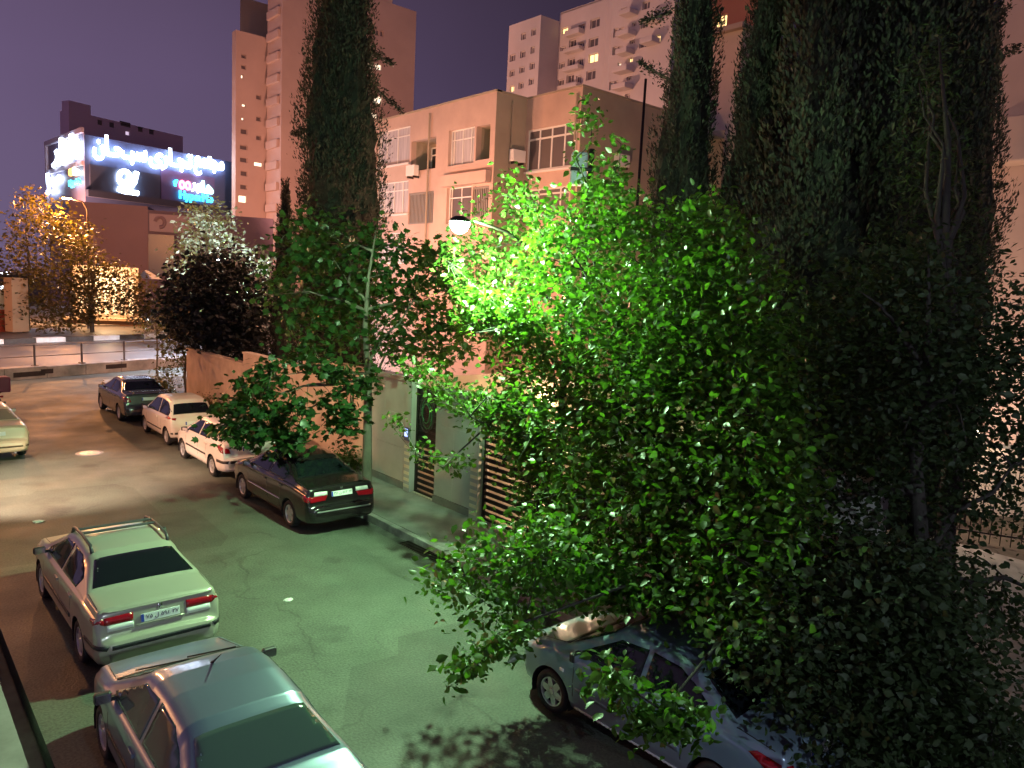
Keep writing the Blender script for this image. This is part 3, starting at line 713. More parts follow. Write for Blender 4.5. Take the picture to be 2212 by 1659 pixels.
# reddish block between the cypresses
XC = 44.0
c0 = atX(1515, 60, XC); c1 = atX(1660, 60, XC)
tcb = empty('reddish_block', (XC + 5, c1.y, 0), 'reddish apartment block glimpsed between the dark cypresses', 'building')
FC = Fac((XC, c0.y), (XC, c1.y)); lw = FC.rect((1545, 32), (1570, 58)); topC = atX(1515, -40, XC).z
mb = MB(); FC.wall(mb, 0, FC.len, 0, topC, [lw], .3); mb.build('street_wall', mat('red_render', (0.42, 0.19, 0.13), .9, noise=.1, scale=.3), tcb)
window(FC, lw, tcb, M_frame, M_lit, nv=2, depth=.2, fw=.07)
mb = MB(); mb.span((XC + .02, c1.y, topC - .3), (XC + 10, c0.y, topC - .2)); mb.build('roof', M_kerb, tcb)
c2 = atX(1518, 130, 40.0); c3 = atX(1600, 130, 40.0)
pb = empty('beige_block', (43, c3.y, 0), 'low beige block standing in the gap between two cypresses', 'building')
mb = MB(); mb.span((40, c3.y, 0), (43.9, c2.y, atX(1530, 82, 40).z)); mb.build('wall', mat('beige_render', (0.55, 0.46, 0.38), .9, noise=.1, scale=.4), pb)
mb = MB(); zt = atX(1530, 82, 40).z; mb.span((39.6, c3.y - .2, zt), (43.95, c2.y + .2, zt + .3)); mb.build('eaves', M_tower, pb)

# house at the right edge
YR = -1.0
e0 = atX(2128, 300, 24.0)
rh = empty('right_house', (28, e0.y - 3, 0), 'pink beige rendered house at the right edge behind the trees', 'house')
FR = Fac((24.0, e0.y), (24.0, e0.y - 9)); FR2 = Fac((24.0, e0.y), (36.0, e0.y))
rwn = FR.rect((2170, 255), (2200, 330))
rws = [(1.6, 3.2, 11.6, 13.2), (5.0, 6.6, 11.6, 13.2), (1.6, 3.2, 7.0, 8.6), (5.0, 6.6, 7.0, 8.6), (1.6, 3.2, 3.4, 5.0), (5.0, 6.6, 3.4, 5.0)]
mb = MB(); FR.wall(mb, 0, FR.len, 0, 16, rws, .3); mb.build('street_wall', mat('pink_render', (0.56, 0.43, 0.36), .9, noise=.1, scale=.5), rh)
mb = MB(); mb.add([(24, e0.y, 0), (36, e0.y, 0), (36, e0.y, 16), (24, e0.y, 16)], [(0, 1, 2, 3)]); mb.build('side_wall', MATS['pink_render'], rh)
for w_ in rws: window(FR, w_, rh, M_frame, M_curtain if w_[2] < 7 else M_dim, nv=1, transoms=(.7,), depth=.2, fw=.06)
mb = MB(); mb.span((23.2, e0.y - 9, 9.4), (23.99, e0.y + .3, 10.6)); mb.build('balcony', MATS['pink_render'], rh, bevel=.05)
mb = MB(); mb.span((24, e0.y - 9, 15.8), (36, e0.y, 15.9)); mb.build('roof', M_kerb, rh)

# ------------------------------------------------------------------ shopping block with illuminated lettering
r1 = rg(0, 400, 2.011)
m0 = atD(184, 400, 100); m1 = atD(508, 400, 118); m2 = atD(104, 400, 113)
FM = Fac((m0.x, m0.y), (m1.x, m1.y)); FS = Fac((m0.x, m0.y), (m2.x, m2.y))
topM = FM.hit(r1(682, 245))[1]
ml = empty('shopping_block', (m0.x + 4, m0.y + 12, 0), 'dark shopping block carrying the big glowing white lettering', 'building')
botM = FM.hit(r1(690, 800))[1]
mb = MB(); FM.wall(mb, 0, FM.len, 0, topM - .5, [], .3); mb.build('front_wall', M_mall, ml)
mb = MB(); FS.wall(mb, 0, FS.len, 0, topM, [], .3); mb.build('side_wall', mat('mall_side', (0.20, 0.18, 0.26), .6, noise=.1, scale=.1), ml)
mb = MB(); bx = FM.pt(FM.len, 0, -18); by = FS.pt(FS.len, 0, 0); mb.add([FM.pt(0, topM - .52), FM.pt(FM.len, topM - .52), FM.pt(FM.len, topM - .52, -18), FS.pt(FS.len, topM - .52)], [(0, 1, 2, 3)]); mb.build('roof', M_mall2, ml)
fr = MB(); FS.box(fr, 0, FS.len, topM - .3, topM + .35, .003, .4); FS.box(fr, FS.len - .5, FS.len, botM, topM - .3, .003, .35); FS.box(fr, .3, FS.len - .5, *sorted((FS.hit(r1(540, 545))[1] - .3, FS.hit(r1(540, 545))[1] + .3)), .003, .3); fr.build('sign_frame', mat('frame_lilac', (0.45, 0.40, 0.48), .6), ml)
pr = FM.rect(r1(720, 560), r1(1280, 770)); mb = MB(); FM.box(mb, *pr, .004, .25); mb.build('dark_panel', M_mall2, ml)
pr = FM.rect(r1(1290, 590), r1(1720, 850)); mb = MB(); FM.box(mb, *pr, .004, .2); mb.build('violet_panel', mat('violet_panel', (0.13, 0.10, 0.24), .5), ml)
pr = FM.rect(r1(690, 800), r1(1900, 850)); mb = MB(); FM.box(mb, 0.0, FM.len, pr[2], pr[3], .004, .8); mb.build('canopy_band', M_mall2, ml)
def letters(par, F, a, b, s, m_, name='letter_word', depth=.35, o=.32):
    r_ = F.rect(a, b); me = text_mesh(s, r_[1] - r_[0], r_[3] - r_[2], depth, F.mtx((r_[0] + r_[1]) / 2, (r_[2] + r_[3]) / 2, o), bold=.036)
    q = Vector(par.location); me.transform(Matrix.Translation(-q)); me.materials.append(m_)
    return link(bpy.data.objects.new(name, me), par)
sg = empty('illuminated_sign', FM.pt(FM.len * .5, topM - 5, .3), 'big glowing white lettering across the front of the shopping block', 'sign')
letters(sg, FM, r1(732, 305), r1(1168, 515), shape('سبـحـان'), M_sign)
letters(sg, FM, r1(1185, 390), r1(1532, 575), shape('تجـاری'), M_sign)
letters(sg, FM, r1(1548, 455), r1(1785, 620), shape('مجتمع'), M_sign)
s2 = empty('illuminated_sign', FS.pt(FS.len * .4, topM - 5, .3), 'white glowing lettering on the narrow side of the shopping block', 'sign')
letters(s2, FS, r1(450, 295), r1(675, 520), shape('بازار'), M_sign)
s3 = empty('illuminated_sign', FS.pt(FS.len * .8, botM + 2, .3), 'small white glowing sign low on the side of the shopping block', 'sign')
letters(s3, FS, r1(410, 580), r1(515, 700), shape('سـرا'), M_sign); letters(s3, FS, r1(405, 715), r1(480, 758), shape('سبحان'), M_sign)
# round white emblem
s4 = empty('illuminated_sign', FM.pt(FM.len * .35, botM + 3, .3), 'white looped emblem glowing on the dark front panel', 'sign')
def stroke(F, pts, rad, par, m_, name='stroke'):
    P = []
    for p in pts:
        u_, z_ = F.hit(r1(*p)); P.append(F.pt(u_, z_, .5))
    return MB().tube(P, rad, 8).build(name, m_, par, smooth=True)
loop = [(985 + 42 * math.cos(a), 618 + 46 * math.sin(a)) for a in [R_(150 + t * 22) for t in range(15)]]
stroke(FM, loop, .30, s4, M_sign, 'loop_stroke')
stroke(FM, [(940, 640), (960, 672), (1000, 700), (1040, 695), (1068, 660), (1085, 580)], .32, s4, M_sign, 'tail_stroke')
stroke(FM, [(935, 715), (980, 735), (1040, 742), (1095, 752)], .34, s4, M_sign, 'base_stroke')
def em(name, c, s_=6.0): return mat(name, c, .5, emit=c, es=s_)
s5 = empty('illuminated_sign', FM.pt(FM.len * .75, botM + 3, .3), 'multicoloured glowing shop sign with cyan script on the front of the shopping block', 'sign')
letters(s5, FM, r1(1610, 655), r1(1700, 755), shape('ها'), em('sign_green', (.45, 1.0, .8), 3.2))
letters(s5, FM, r1(1525, 660), r1(1612, 750), shape('یپر'), em('sign_mint', (.85, 1.0, .9), 3.4))
letters(s5, FM, r1(1425, 648), r1(1520, 725), 'oo', em('sign_pink', (1.0, .22, .36), 3.0))
letters(s5, FM, r1(1380, 640), r1(1414, 695), 'f', em('sign_cyan', (.05, .75, 1.0), 2.6))
letters(s5, FM, r1(1428, 745), r1(1696, 832), 'HyperMe', em('sign_cyan', (.05, .75, 1.0), 2.6))
s6 = empty('illuminated_sign', FS.pt(FS.len * .15, botM + 3, .3), 'small multicoloured glowing sign on the side corner of the shopping block', 'sign')
letters(s6, FS, r1(625, 540), r1(676, 610), shape('ها'), em('sign_mint', (.85, 1.0, .9), 3.4)); letters(s6, FS, r1(592, 555), r1(622, 615), 'oo', em('sign_amber', (1.0, .45, .08), 3.0))
letters(s6, FS, r1(592, 640), r1(680, 705), 'HyperMe', em('sign_cyan', (.05, .75, 1.0), 2.6))
# building behind the shopping block
hb0 = atD(150, 300, 150); hb1 = atD(395, 300, 172)
FH = Fac((hb0.x, hb0.y), (hb1.x, hb1.y)); topH = FH.hit(r1(760, 130))[1]
hb = empty('back_building', (hb0.x + 5, hb0.y + 8, 0), 'dim mauve building rising behind the glowing lettering', 'building')
wh = [FH.rect(r1(x, y), r1(x + 42, y + 42)) for x, y in ((785, 160), (880, 180), (1110, 215), (1200, 235))] + [FH.rect(r1(970, 175), r1(1055, 215))]
lh = FH.rect(r1(1010, 250), r1(1045, 285))
mb = MB(); FH.wall(mb, 0, FH.len, 0, topH, wh + [lh], .4); mb.add([FH.pt(0, 0), FH.pt(0, topH), FH.pt(0, topH, -3), FH.pt(0, 0, -3)], [(0, 1, 2, 3)]); mb.build('front_wall', mat('mauve_render', (0.62, 0.46, 0.58), .9), hb)
for w_ in wh: window(FH, w_, hb, M_mauve, M_dim, nv=0, depth=.3, fw=.1)
window(FH, lh, hb, M_frame, mat('lit_window_dim', (.5, .45, .5), .5, emit=(.7, .55, .75), es=.7), nv=0, depth=.3, fw=.1)
rr = FH.rect(r1(530, 80), r1(740, 170)); mb = MB(); FH.box(mb, max(.3, rr[0]), rr[1], topH - .05, max(rr[3], topH + 2), -2.8, -.4); mb.build('roof_house', MATS['mauve_render'], hb)
mb = MB(); mb.add([FH.pt(0, topH - .1), FH.pt(FH.len, topH - .1), FH.pt(FH.len, topH - .1, -3), FH.pt(0, topH - .1, -3)], [(0, 1, 2, 3)]); mb.build('roof', M_mall2, hb)
# dim side block with small lit windows at the right of the lettering
sb0 = atD(478, 400, 140); sb1 = atD(512, 400, 143)
FB = Fac((sb0.x, sb0.y), (sb1.x, sb1.y)); sb = empty('narrow_block', (sb0.x + 1, sb0.y + 4, 0), 'narrow grey block with small paired lit windows beside the tall tower', 'building')
wb_ = [FB.rect(r1(x, y), r1(x + 26, y + h_)) for x, y, h_ in ((1745, 768, 34), (1812, 692, 32), (1812, 778, 30), (1745, 850, 14))]
mb = MB(); FB.wall(mb, -1, FB.len + 1, 0, FB.hit(r1(1800, 640))[1], wb_, .3); mb.build('front_wall', mat('block_grey', (.3, .3, .36), .9), sb)
for w_ in wb_: window(FB, w_, sb, M_mauve, M_litw, nv=1, depth=.2, fw=.06)
# long low podium in front
q0 = atD(150, 500, 86); q1 = atD(590, 500, 92)
FP = Fac((q0.x, q0.y), (q1.x, q1.y)); topP = FP.hit(r1(900, 835))[1]
po = empty('podium_building', (q0.x + 8, q0.y + 4, 0), 'long windowless mauve building below the glowing lettering', 'building')
u_s = FP.hit(r1(1190, 1000))[0]; u_e = FP.hit(r1(1405, 1000))[0]
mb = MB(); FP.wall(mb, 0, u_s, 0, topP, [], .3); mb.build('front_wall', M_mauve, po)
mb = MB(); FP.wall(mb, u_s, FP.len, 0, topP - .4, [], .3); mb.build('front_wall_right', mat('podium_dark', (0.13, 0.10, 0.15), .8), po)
mb = MB(); mb.add([FP.pt(0, topP), FP.pt(u_s, topP), FP.pt(u_s, topP, -10), FP.pt(0, topP, -10)], [(0, 1, 2, 3)]); mb.add([FP.pt(u_s, topP - .4), FP.pt(FP.len, topP - .4), FP.pt(FP.len, topP - .4, -10), FP.pt(u_s, topP - .4, -10)], [(0, 1, 2, 3)]); mb.build('roof', M_mall2, po)
zz = FP.hit(r1(1290, 1400))[1]; zt_ = FP.hit(r1(1290, 1085))[1]
mb = MB(); FP.box(mb, u_s + .1, u_e, zz, zt_, .004, .5); mb.build('blue_panel', mat('blue_cladding', (0.05, 0.075, 0.17), .35), po)
bd = FP.rect(r1(1205, 925), r1(1530, 1065)); mb = MB(); FP.box(mb, *bd, .004, .3); mb.build('sign_board', mat('board_mauve', (0.30, 0.24, 0.31), .6), po)
arc = [(1290 + 38 * math.cos(a), 985 + 40 * math.sin(a)) for a in [R_(-170 + t * 24) for t in range(12)]]
P_ = [FP.pt(*FP.hit(r1(*p)), .34) for p in arc]; MB().tube(P_, .22, 6).build('board_arc', M_mauve, po)

# ------------------------------------------------------------------ cars
def lerp_tab(tab, y):
    if y <= tab[0][0]: return tab[0][1]
    for (a, va), (b, vb) in zip(tab, tab[1:]):
        if y <= b: return va + (vb - va) * (y - a) / max(b - a, 1e-9)
    return tab[-1][1]
M_glass = mat('car_glass', (0.006, 0.008, 0.010), 0.05, spec=0.6)
M_rubber = mat('rubber', (0.015, 0.015, 0.015), 0.8)
M_trim = mat('black_plastic', (0.018, 0.018, 0.02), 0.5)
M_alloy = mat('alloy', (0.55, 0.56, 0.58), 0.32, metal=0.6)
M_red = mat('tail_red', (0.27, 0.004, 0.010), 0.18, coat=0.6)
M_clear = mat('clear_lens', (0.72, 0.72, 0.70), 0.12, coat=0.8)
M_amber = mat('amber_lens', (0.55, 0.22, 0.03), 0.2)
M_plate = mat('plate_white', (0.70, 0.72, 0.70), 0.5)
M_pblue = mat('plate_blue', (0.02, 0.05, 0.35), 0.5)
M_ink = mat('plate_ink', (0.01, 0.01, 0.01), 0.6)
M_chrome = mat('chrome', (0.7, 0.7, 0.7), 0.12, metal=1.0)
def paint(name, c, metal=0.0, rough=0.28, dirt=0.12): dirt = min(dirt, .03); return mat(name, c, rough, metal=metal, coat=0.55, noise=dirt, scale=1.1)

SEDAN = dict(wb=2.67, W=1.70, wr=.30, tyre=.185,
    top=[(-2.30, .46), (-2.285, .60), (-2.20, .635), (-2.185, .70), (-2.13, .975), (-2.07, 1.01), (-1.62, 1.045), (-1.52, 1.06), (-.92, 1.33), (-.80, 1.375), (-.3, 1.41), (.10, 1.405), (.36, 1.365), (.46, 1.335), (1.16, .985), (1.26, .965), (1.9, .84), (2.06, .76), (2.12, .62), (2.15, .46)],
    w=[(-2.30, .66), (-2.24, .76), (-2.1, .815), (-1.6, .845), (-.5, .85), (.9, .85), (1.6, .835), (1.95, .78), (2.08, .70), (2.15, .60)],
    wt=[(-2.3, .60), (-2.1, .74), (-1.6, .755), (-1.5, .74), (-.9, .585), (-.3, .575), (.3, .575), (.45, .585), (1.15, .735), (1.9, .70), (2.15, .5)],
    belt=[(-2.3, .62), (-2.1, .88), (-1.5, .945), (.9, .90), (1.3, .885), (2.0, .72), (2.15, .5)],
    bot=[(-2.3, .30), (-2.1, .24), (-1.8, .21), (1.7, .20), (2.15, .27)],
    cowl=1.16, rf=.46, rr=-.92, rb=-1.52)
def variant(base, sy_r=1.0, sy_f=1.0, sw=1.0, sz=1.0, wb=None, **k):
    d = dict(base)
    for key in ('top', 'w', 'wt', 'belt', 'bot'):
        fz = sz if key in ('top', 'belt') else sw if key in ('w', 'wt') else 1.0
        d[key] = [(a * (sy_r if a < 0 else sy_f), b * fz) for a, b in base[key]]
    d['W'] = base['W'] * sw
    for q in ('cowl', 'rf'): d[q] = base[q] * sy_f
    for q in ('rr', 'rb'): d[q] = base[q] * sy_r
    if wb: d['wb'] = wb
    d.update(k); return d
MINI = dict(wb=2.34, W=1.50, wr=.275, tyre=.16,
    top=[(-1.66, .46), (-1.65, .56), (-1.60, .62), (-1.57, .86), (-1.53, .94), (-1.24, 1.36), (-1.16, 1.42), (-.7, 1.475), (-.1, 1.48), (.25, 1.43), (.35, 1.39), (1.05, .98), (1.15, .95), (1.55, .80), (1.72, .66), (1.78, .46)],
    w=[(-1.66, .62), (-1.6, .69), (-1.4, .735), (-.5, .75), (.9, .75), (1.3, .74), (1.6, .68), (1.78, .52)],
    wt=[(-1.66, .58), (-1.55, .66), (-1.2, .56), (-.7, .545), (.2, .54), (.35, .55), (1.05, .64), (1.5, .60), (1.78, .45)],
    belt=[(-1.66, .6), (-1.5, .92), (.9, .88), (1.2, .86), (1.6, .70), (1.78, .5)],
    bot=[(-1.66, .30), (-1.4, .22), (1.4, .21), (1.78, .28)],
    cowl=1.05, rf=.35, rr=-1.24, rb=-1.53)
# short three-box saloon with a rounded tail
SHORT = variant(SEDAN, .91, .90, .97, 1.015, wb=2.44, wr=.285)

def section(S, y):
    w, wt, zb, zt = lerp_tab(S['w'], y), lerp_tab(S['wt'], y), lerp_tab(S['bot'], y), lerp_tab(S['top'], y)
    bl = min(lerp_tab(S['belt'], y), zt - .05); bl = max(bl, zb + .12)
    zt = max(zt, bl + .04); k = min(1.0, (zt - bl) / .32); h = bl - zb
    wt = min(wt, w * .93)
    P = [(0, zb), (w * .80, zb), (w * .93, zb + .03), (w * .982, zb + min(.13, h * .3)), (w, zb + h * .52), (w * .992, bl - h * .14), (w * .965, bl - .012), (w * .945, bl),
         (wt + (w * .945 - wt) * .90, bl + (zt - bl) * .10), (wt + .022 * k, zt - .085 * k - .012), (wt - .035, zt - .035 * k - .008), (wt - .12, zt - .012), (wt * .5, zt - .003), (0, zt)]
    C = [2, 1, 2, 4, 3, 2, 1, 1, 6, 2, 2, 2, 3]
    out = []
    for i, c in enumerate(C):
        for q in range(c):
            t = q / c; out.append((P[i][0] + (P[i + 1][0] - P[i][0]) * t, P[i][1] + (P[i + 1][1] - P[i][1]) * t))
    out.append(P[-1]); return out

class Car:
    def __init__(s, label, S, paint_m, loc, rz=0.0, name='parked_car', group='cars parked along the street', rim=5, lights='band', glass=M_glass):
        s.S, s.pm = S, paint_m
        s.root = empty(name, loc, label, 'car', group, rz)
        y0, y1 = S['top'][0][0], S['top'][-1][0]
        ys = sorted(set([round(y0 + (y1 - y0) * i / 112, 4) for i in range(113)] + [round(a, 4) for a, b in S['top']]))
        ys = [y for i, y in enumerate(ys) if i == 0 or y - ys[i - 1] > .004]
        secs = [section(S, y) for y in ys]; n = len(secs[0])
        full = []
        for y, sec in zip(ys, secs):
            ring = [(x, y, z) for x, z in sec] + [(-x, y, z) for x, z in reversed(sec[1:-1])]
            full.append(ring)
        m_ = len(full[0]); V = [p for r_ in full for p in r_]
        Fq = [(i * m_ + k, i * m_ + (k + 1) % m_, (i + 1) * m_ + (k + 1) % m_, (i + 1) * m_ + k) for i in range(len(ys) - 1) for k in range(m_)]
        caps = [tuple(reversed(range(m_))), tuple((len(ys) - 1) * m_ + k for k in range(m_))]
        tri = []
        for f in Fq: tri += [(f[0], f[1], f[2]), (f[0], f[2], f[3])]
        for c in caps: tri += [(c[0], c[i], c[i + 1]) for i in range(1, m_ - 1)]
        s.bvh = BVHTree.FromPolygons([Vector(p) for p in V], tri)
        # wheel arches
        Ra = S['wr'] + .055; ax = [(sy * S['wb'] / 2, S['wr']) for sy in (-1, 1)]
        V = [list(p) for p in V]; inside = set()
        for i, p in enumerate(V):
            if abs(p[0]) > S['W'] / 2 * .60:
                for cy, cz in ax:
                    if math.hypot(p[1] - cy, p[2] - cz) < Ra: inside.add(i)
        F2 = [f for f in Fq if not all(i in inside for i in f)] + caps
        for i in inside:
            p = V[i]; cy, cz = min(ax, key=lambda c: math.hypot(p[1] - c[0], p[2] - c[1])); d = math.hypot(p[1] - cy, p[2] - cz)
            if abs(p[0]) > S['W'] / 2 * .85 and d > 1e-4: p[1] = cy + (p[1] - cy) * Ra / d; p[2] = cz + (p[2] - cz) * Ra / d
        mb = MB(); mb.v = [tuple(p) for p in V]; mb.f = F2
        s.body = mb.build('body', paint_m, s.root, smooth=True, origin='local')
        for cy, cz in ax:
            for sx in (-1, 1):
                a = MB(); n_ = 16; r0 = Ra + .004
                x0, x1 = sx * (S['W'] / 2 - .02), sx * (S['W'] / 2 - .30)
                vs = []
                for k in range(n_ + 1):
                    t = -.35 + (math.pi + .7) * k / n_; vs += [(x0, cy + r0 * math.cos(t), cz + r0 * math.sin(t)), (x1, cy + r0 * math.cos(t), cz + r0 * math.sin(t))]
                fs = [(2 * k, 2 * k + 1, 2 * k + 3, 2 * k + 2) for k in range(n_)] + [tuple(2 * k + 1 for k in range(n_ + 1))]
                a.add(vs, fs); a.build('wheel_arch', M_trim, s.root, origin='local')
                s.wheel((sx * (S['W'] / 2 - .115), cy, S['wr']), sx, rim)
        s.glass = glass
        s.windows(); s.extras(lights)
    def cast(s, ax, a, b):
        if ax == 'L': o, d = Vector((-3, a, b)), Vector((1, 0, 0))
        elif ax == 'R': o, d = Vector((3, a, b)), Vector((-1, 0, 0))
        elif ax == 'T': o, d = Vector((a, b, 3)), Vector((0, 0, -1))
        elif ax == 'B': o, d = Vector((a, -5, b)), Vector((0, 1, 0))
        else: o, d = Vector((a, 5, b)), Vector((0, -1, 0))
        h = s.bvh.ray_cast(o, d)
        if h[0] is None: return None
        n = h[1]
        if n.dot(d) > 0: n = -n
        return h[0], n
    def panel(s, name, poly, ax, m_, off=.005, parent=None, step=.07, both=False):
        pts = []
        for (a, b), (c, d) in zip(poly, poly[1:] + poly[:1]):
            k = max(1, int(math.hypot(c - a, d - b) / step)); pts += [(a + (c - a) * i / k, b + (d - b) * i / k) for i in range(k)]
        nb = len(pts)
        lo = (min(p[0] for p in pts), min(p[1] for p in pts)); hi = (max(p[0] for p in pts), max(p[1] for p in pts))
        def inside(x, y):
            c = False
            for (x1, y1), (x2, y2) in zip(poly, poly[1:] + poly[:1]):
                if (y1 > y) != (y2 > y) and x < (x2 - x1) * (y - y1) / (y2 - y1) + x1: c = not c
            return c
        gx = lo[0] + step * .5
        while gx < hi[0]:
            gy = lo[1] + step * .5
            while gy < hi[1]:
                if inside(gx, gy): pts.append((gx, gy))
                gy += step
            gx += step
        r_ = delaunay_2d_cdt([Vector(p) for p in pts], [(i, (i + 1) % nb) for i in range(nb)], [], 1, 1e-5)
        V2, E2, F2 = r_[0], r_[1], r_[2]
        V = []; bad = False
        for p in V2:
            h = s.cast(ax, p.x, p.y)
            if h is None: V.append(None); bad = True; continue
            V.append((h[0], h[1]))
        F2 = [f for f in F2 if all(V[i] is not None for i in f)]
        Vt = [tuple(v[0] + v[1] * off) if v else (0, 0, 0) for v in V]; Vb = [tuple(v[0] - v[1] * .006) if v else (0, 0, 0) for v in V]
        ec = {}
        for f in F2:
            for i in range(len(f)):
                e_ = (f[i], f[(i + 1) % len(f)]); ec[tuple(sorted(e_))] = ec.get(tuple(sorted(e_)), 0) + 1
        nv = len(Vt); F3 = [tuple(f) for f in F2] + [(a, b, b + nv, a + nv) for (a, b), c in ec.items() if c == 1]
        mb = MB(); mb.v = Vt + Vb; mb.f = F3
        o = mb.build(name, m_, parent or s.root, smooth=False, origin='local')
        fl = [len(p.vertices) == 3 for p in o.data.polygons]
        o.data.polygons.foreach_set('use_smooth', fl)
        return o
    def side(s, name, poly, m_, **k): return s.panel(name, poly, 'L', m_, **k), s.panel(name, poly, 'R', m_, **k)
    def wheel(s, c, sx, rim):
        S = s.S; R = S['wr']; hw_ = S['tyre'] / 2
        M = Matrix.Translation(c) @ Matrix.Rotation(R_(90) * sx, 4, 'Y')
        w = MB().lathe([(.001, -.02), (R * .5, -.02), (R * .5, .01), (.001, .01)], 16, M=M).build('wheel', M_trim, s.root, origin='local')
        MB().lathe([(R * .66, -hw_ * .8), (R * .9, -hw_), (R * .985, -hw_ * .7), (R, 0), (R * .985, hw_ * .7), (R * .9, hw_), (R * .70, hw_ * .92), (R * .655, hw_ * .7)], 28, M=M, closed=True).build('tyre', M_rubber, w, smooth=True, origin='local')
        mb = MB()
        mb.lathe([(R * .655, hw_ * .2), (R * .66, hw_ * .86), (R * .61, hw_ * .80), (R * .58, hw_ * .55)], 28, M=M)
        mb.lathe([(.001, hw_ * .78), (R * .13, hw_ * .80), (R * .2, hw_ * .62), (R * .2, hw_ * .2)], 16, M=M)
        for k in range(rim):
            a = 2 * math.pi * k / rim + .3
            wd = .5 / rim * R * 1.9
            pts = []
            for rr, ww, z in ((R * .12, wd * 1.15, .72), (R * .62, wd * .85, .72)):
                for sg_ in (-1, 1):
                    pts.append(M @ Vector((rr * math.cos(a) - sg_ * ww * math.sin(a), rr * math.sin(a) + sg_ * ww * math.cos(a), hw_ * z)))
                    pts.append(M @ Vector((rr * math.cos(a) - sg_ * ww * math.sin(a), rr * math.sin(a) + sg_ * ww * math.cos(a), hw_ * .35)))
            mb.add(pts, [(0, 2, 6, 4), (0, 4, 5, 1), (2, 3, 7, 6), (4, 6, 7, 5)])
        mb.build('rim', M_alloy, w, origin='local')
    def windows(s):
        S = s.S; bl = lambda y: lerp_tab(S['belt'], y) + .035
        tp = lambda y: lerp_tab(S['top'], y) - .095
        cy, rf, rr, rb = S['cowl'], S['rf'], S['rr'], S['rb']
        yB = (rf + rr) / 2 + .05
        fr = [(yB + .035, bl(yB)), (cy - .30, bl(cy - .3)), (cy - .22, bl(cy - .22) + .03), (rf - .06, tp(rf - .06) - .03), (rf - .14, tp(rf - .14)), (yB + .035, tp(yB))]
        re = [(rr - .10, bl(rr)), (yB - .035, bl(yB)), (yB - .035, tp(yB)), (rr + .26, tp(rr + .26)), (rr + .06, tp(rr + .06) - .05), (rr - .17, bl(rr) + .13)]
        s.side('side_window', fr, s.glass); s.side('side_window', re, s.glass)
        wt = lambda y: lerp_tab(S['wt'], y)
        s.rear = s.panel('rear_window', [(-(wt(rb + .06) - .06), rb + .05), (wt(rb + .06) - .06, rb + .05), (wt(rr) - .065, rr - .03), (-(wt(rr) - .065), rr - .03)], 'T', s.glass)
        s.panel('windscreen', [(-(wt(rf) - .065), rf + .03), (wt(rf) - .065, rf + .03), (wt(cy) - .05, cy - .04), (-(wt(cy) - .05), cy - .04)], 'T', s.glass)
        s.yB = yB
    def extras(s, lights):
        S = s.S; W2 = S['W'] / 2; y0, y1 = S['top'][0][0], S['top'][-1][0]; hb = S['wb'] / 2
        bl = lambda y: lerp_tab(S['belt'], y)
        # seams
        for y, zt in ((s.yB, bl(s.yB)), (S['cowl'] - .22, bl(S['cowl'] - .22)), (-hb + .42, bl(-hb + .4))):
            s.side('door_seam', [(y - .005, .30), (y + .005, .30), (y + .005, zt), (y - .005, zt)], M_trim, off=.0015, step=.12)
        for y in (s.yB + .12, S['rr'] + .02):
            s.side('door_handle', [(y - .09, bl(y) - .12), (y + .07, bl(y) - .12), (y + .07, bl(y) - .085), (y - .09, bl(y) - .085)], s.pm, off=.022, step=.05)
        xw = lerp_tab(S['wt'], S['rb'] - .1) - .02
        yt = S['top'][4][0] if S is not MINI else S['rb'] - .02
        if S['rb'] - yt > .15:
            for a in ([(-xw - .005, yt + .04), (-xw + .005, yt + .04), (-xw + .005, S['rb']), (-xw - .005, S['rb'])], [(xw - .005, yt + .04), (xw + .005, yt + .04), (xw + .005, S['rb']), (xw - .005, S['rb'])]):
                s.panel('boot_seam', a, 'T', M_trim, off=.0015, step=.1)
        hx = lerp_tab(S['wt'], 1.4) - .03
        for sg_ in (-1, 1): s.panel('bonnet_seam', [(sg_ * hx - .005, S['cowl'] + .08), (sg_ * hx + .005, S['cowl'] + .08), (sg_ * (hx - .05) + .005, y1 - .3), (sg_ * (hx - .05) - .005, y1 - .3)], 'T', M_trim, off=.0015, step=.1)
        s.panel('scuttle', [(-hx, S['cowl'] + .0), (hx, S['cowl'] + .0), (hx, S['cowl'] + .075), (-hx, S['cowl'] + .075)], 'T', M_trim, off=.003, step=.1)
        for sg_ in (-1, 1):   # mirrors
            yy = S['cowl'] - .30; zz = bl(yy) + .07; xx = sg_ * (W2 * .95)
            mb = MB(); mb.box((xx + sg_ * .10, yy, zz), (.17, .085, .115)); mir = mb.build('door_mirror', s.S.get('mirror', M_trim), s.root, bevel=.025, origin='local')
            mb = MB(); mb.box((xx + sg_ * .10, yy - .046, zz), (.14, .006, .09)); mb.build('mirror_glass', M_chrome, mir, origin='local')
            mb = MB(); mb.box((xx, yy, zz - .03), (.10, .05, .04)); mb.build('mirror_arm', M_trim, mir, origin='local')
        # head lamps
        for sg_ in (-1, 1): s.panel('headlight', [(sg_ * .34, .56), (sg_ * .60, .56), (sg_ * .62, .68), (sg_ * .36, .69)], 'F', M_clear, off=.008)
        S_ = S
        zt = [p for p in S['top']]
        zf = (S['top'][3][1], S['top'][4][1])          # rear face low and high
        zl, zh = zf[0] - .0, zf[1] - .05
        we = lerp_tab(S['w'], y0 + .12)
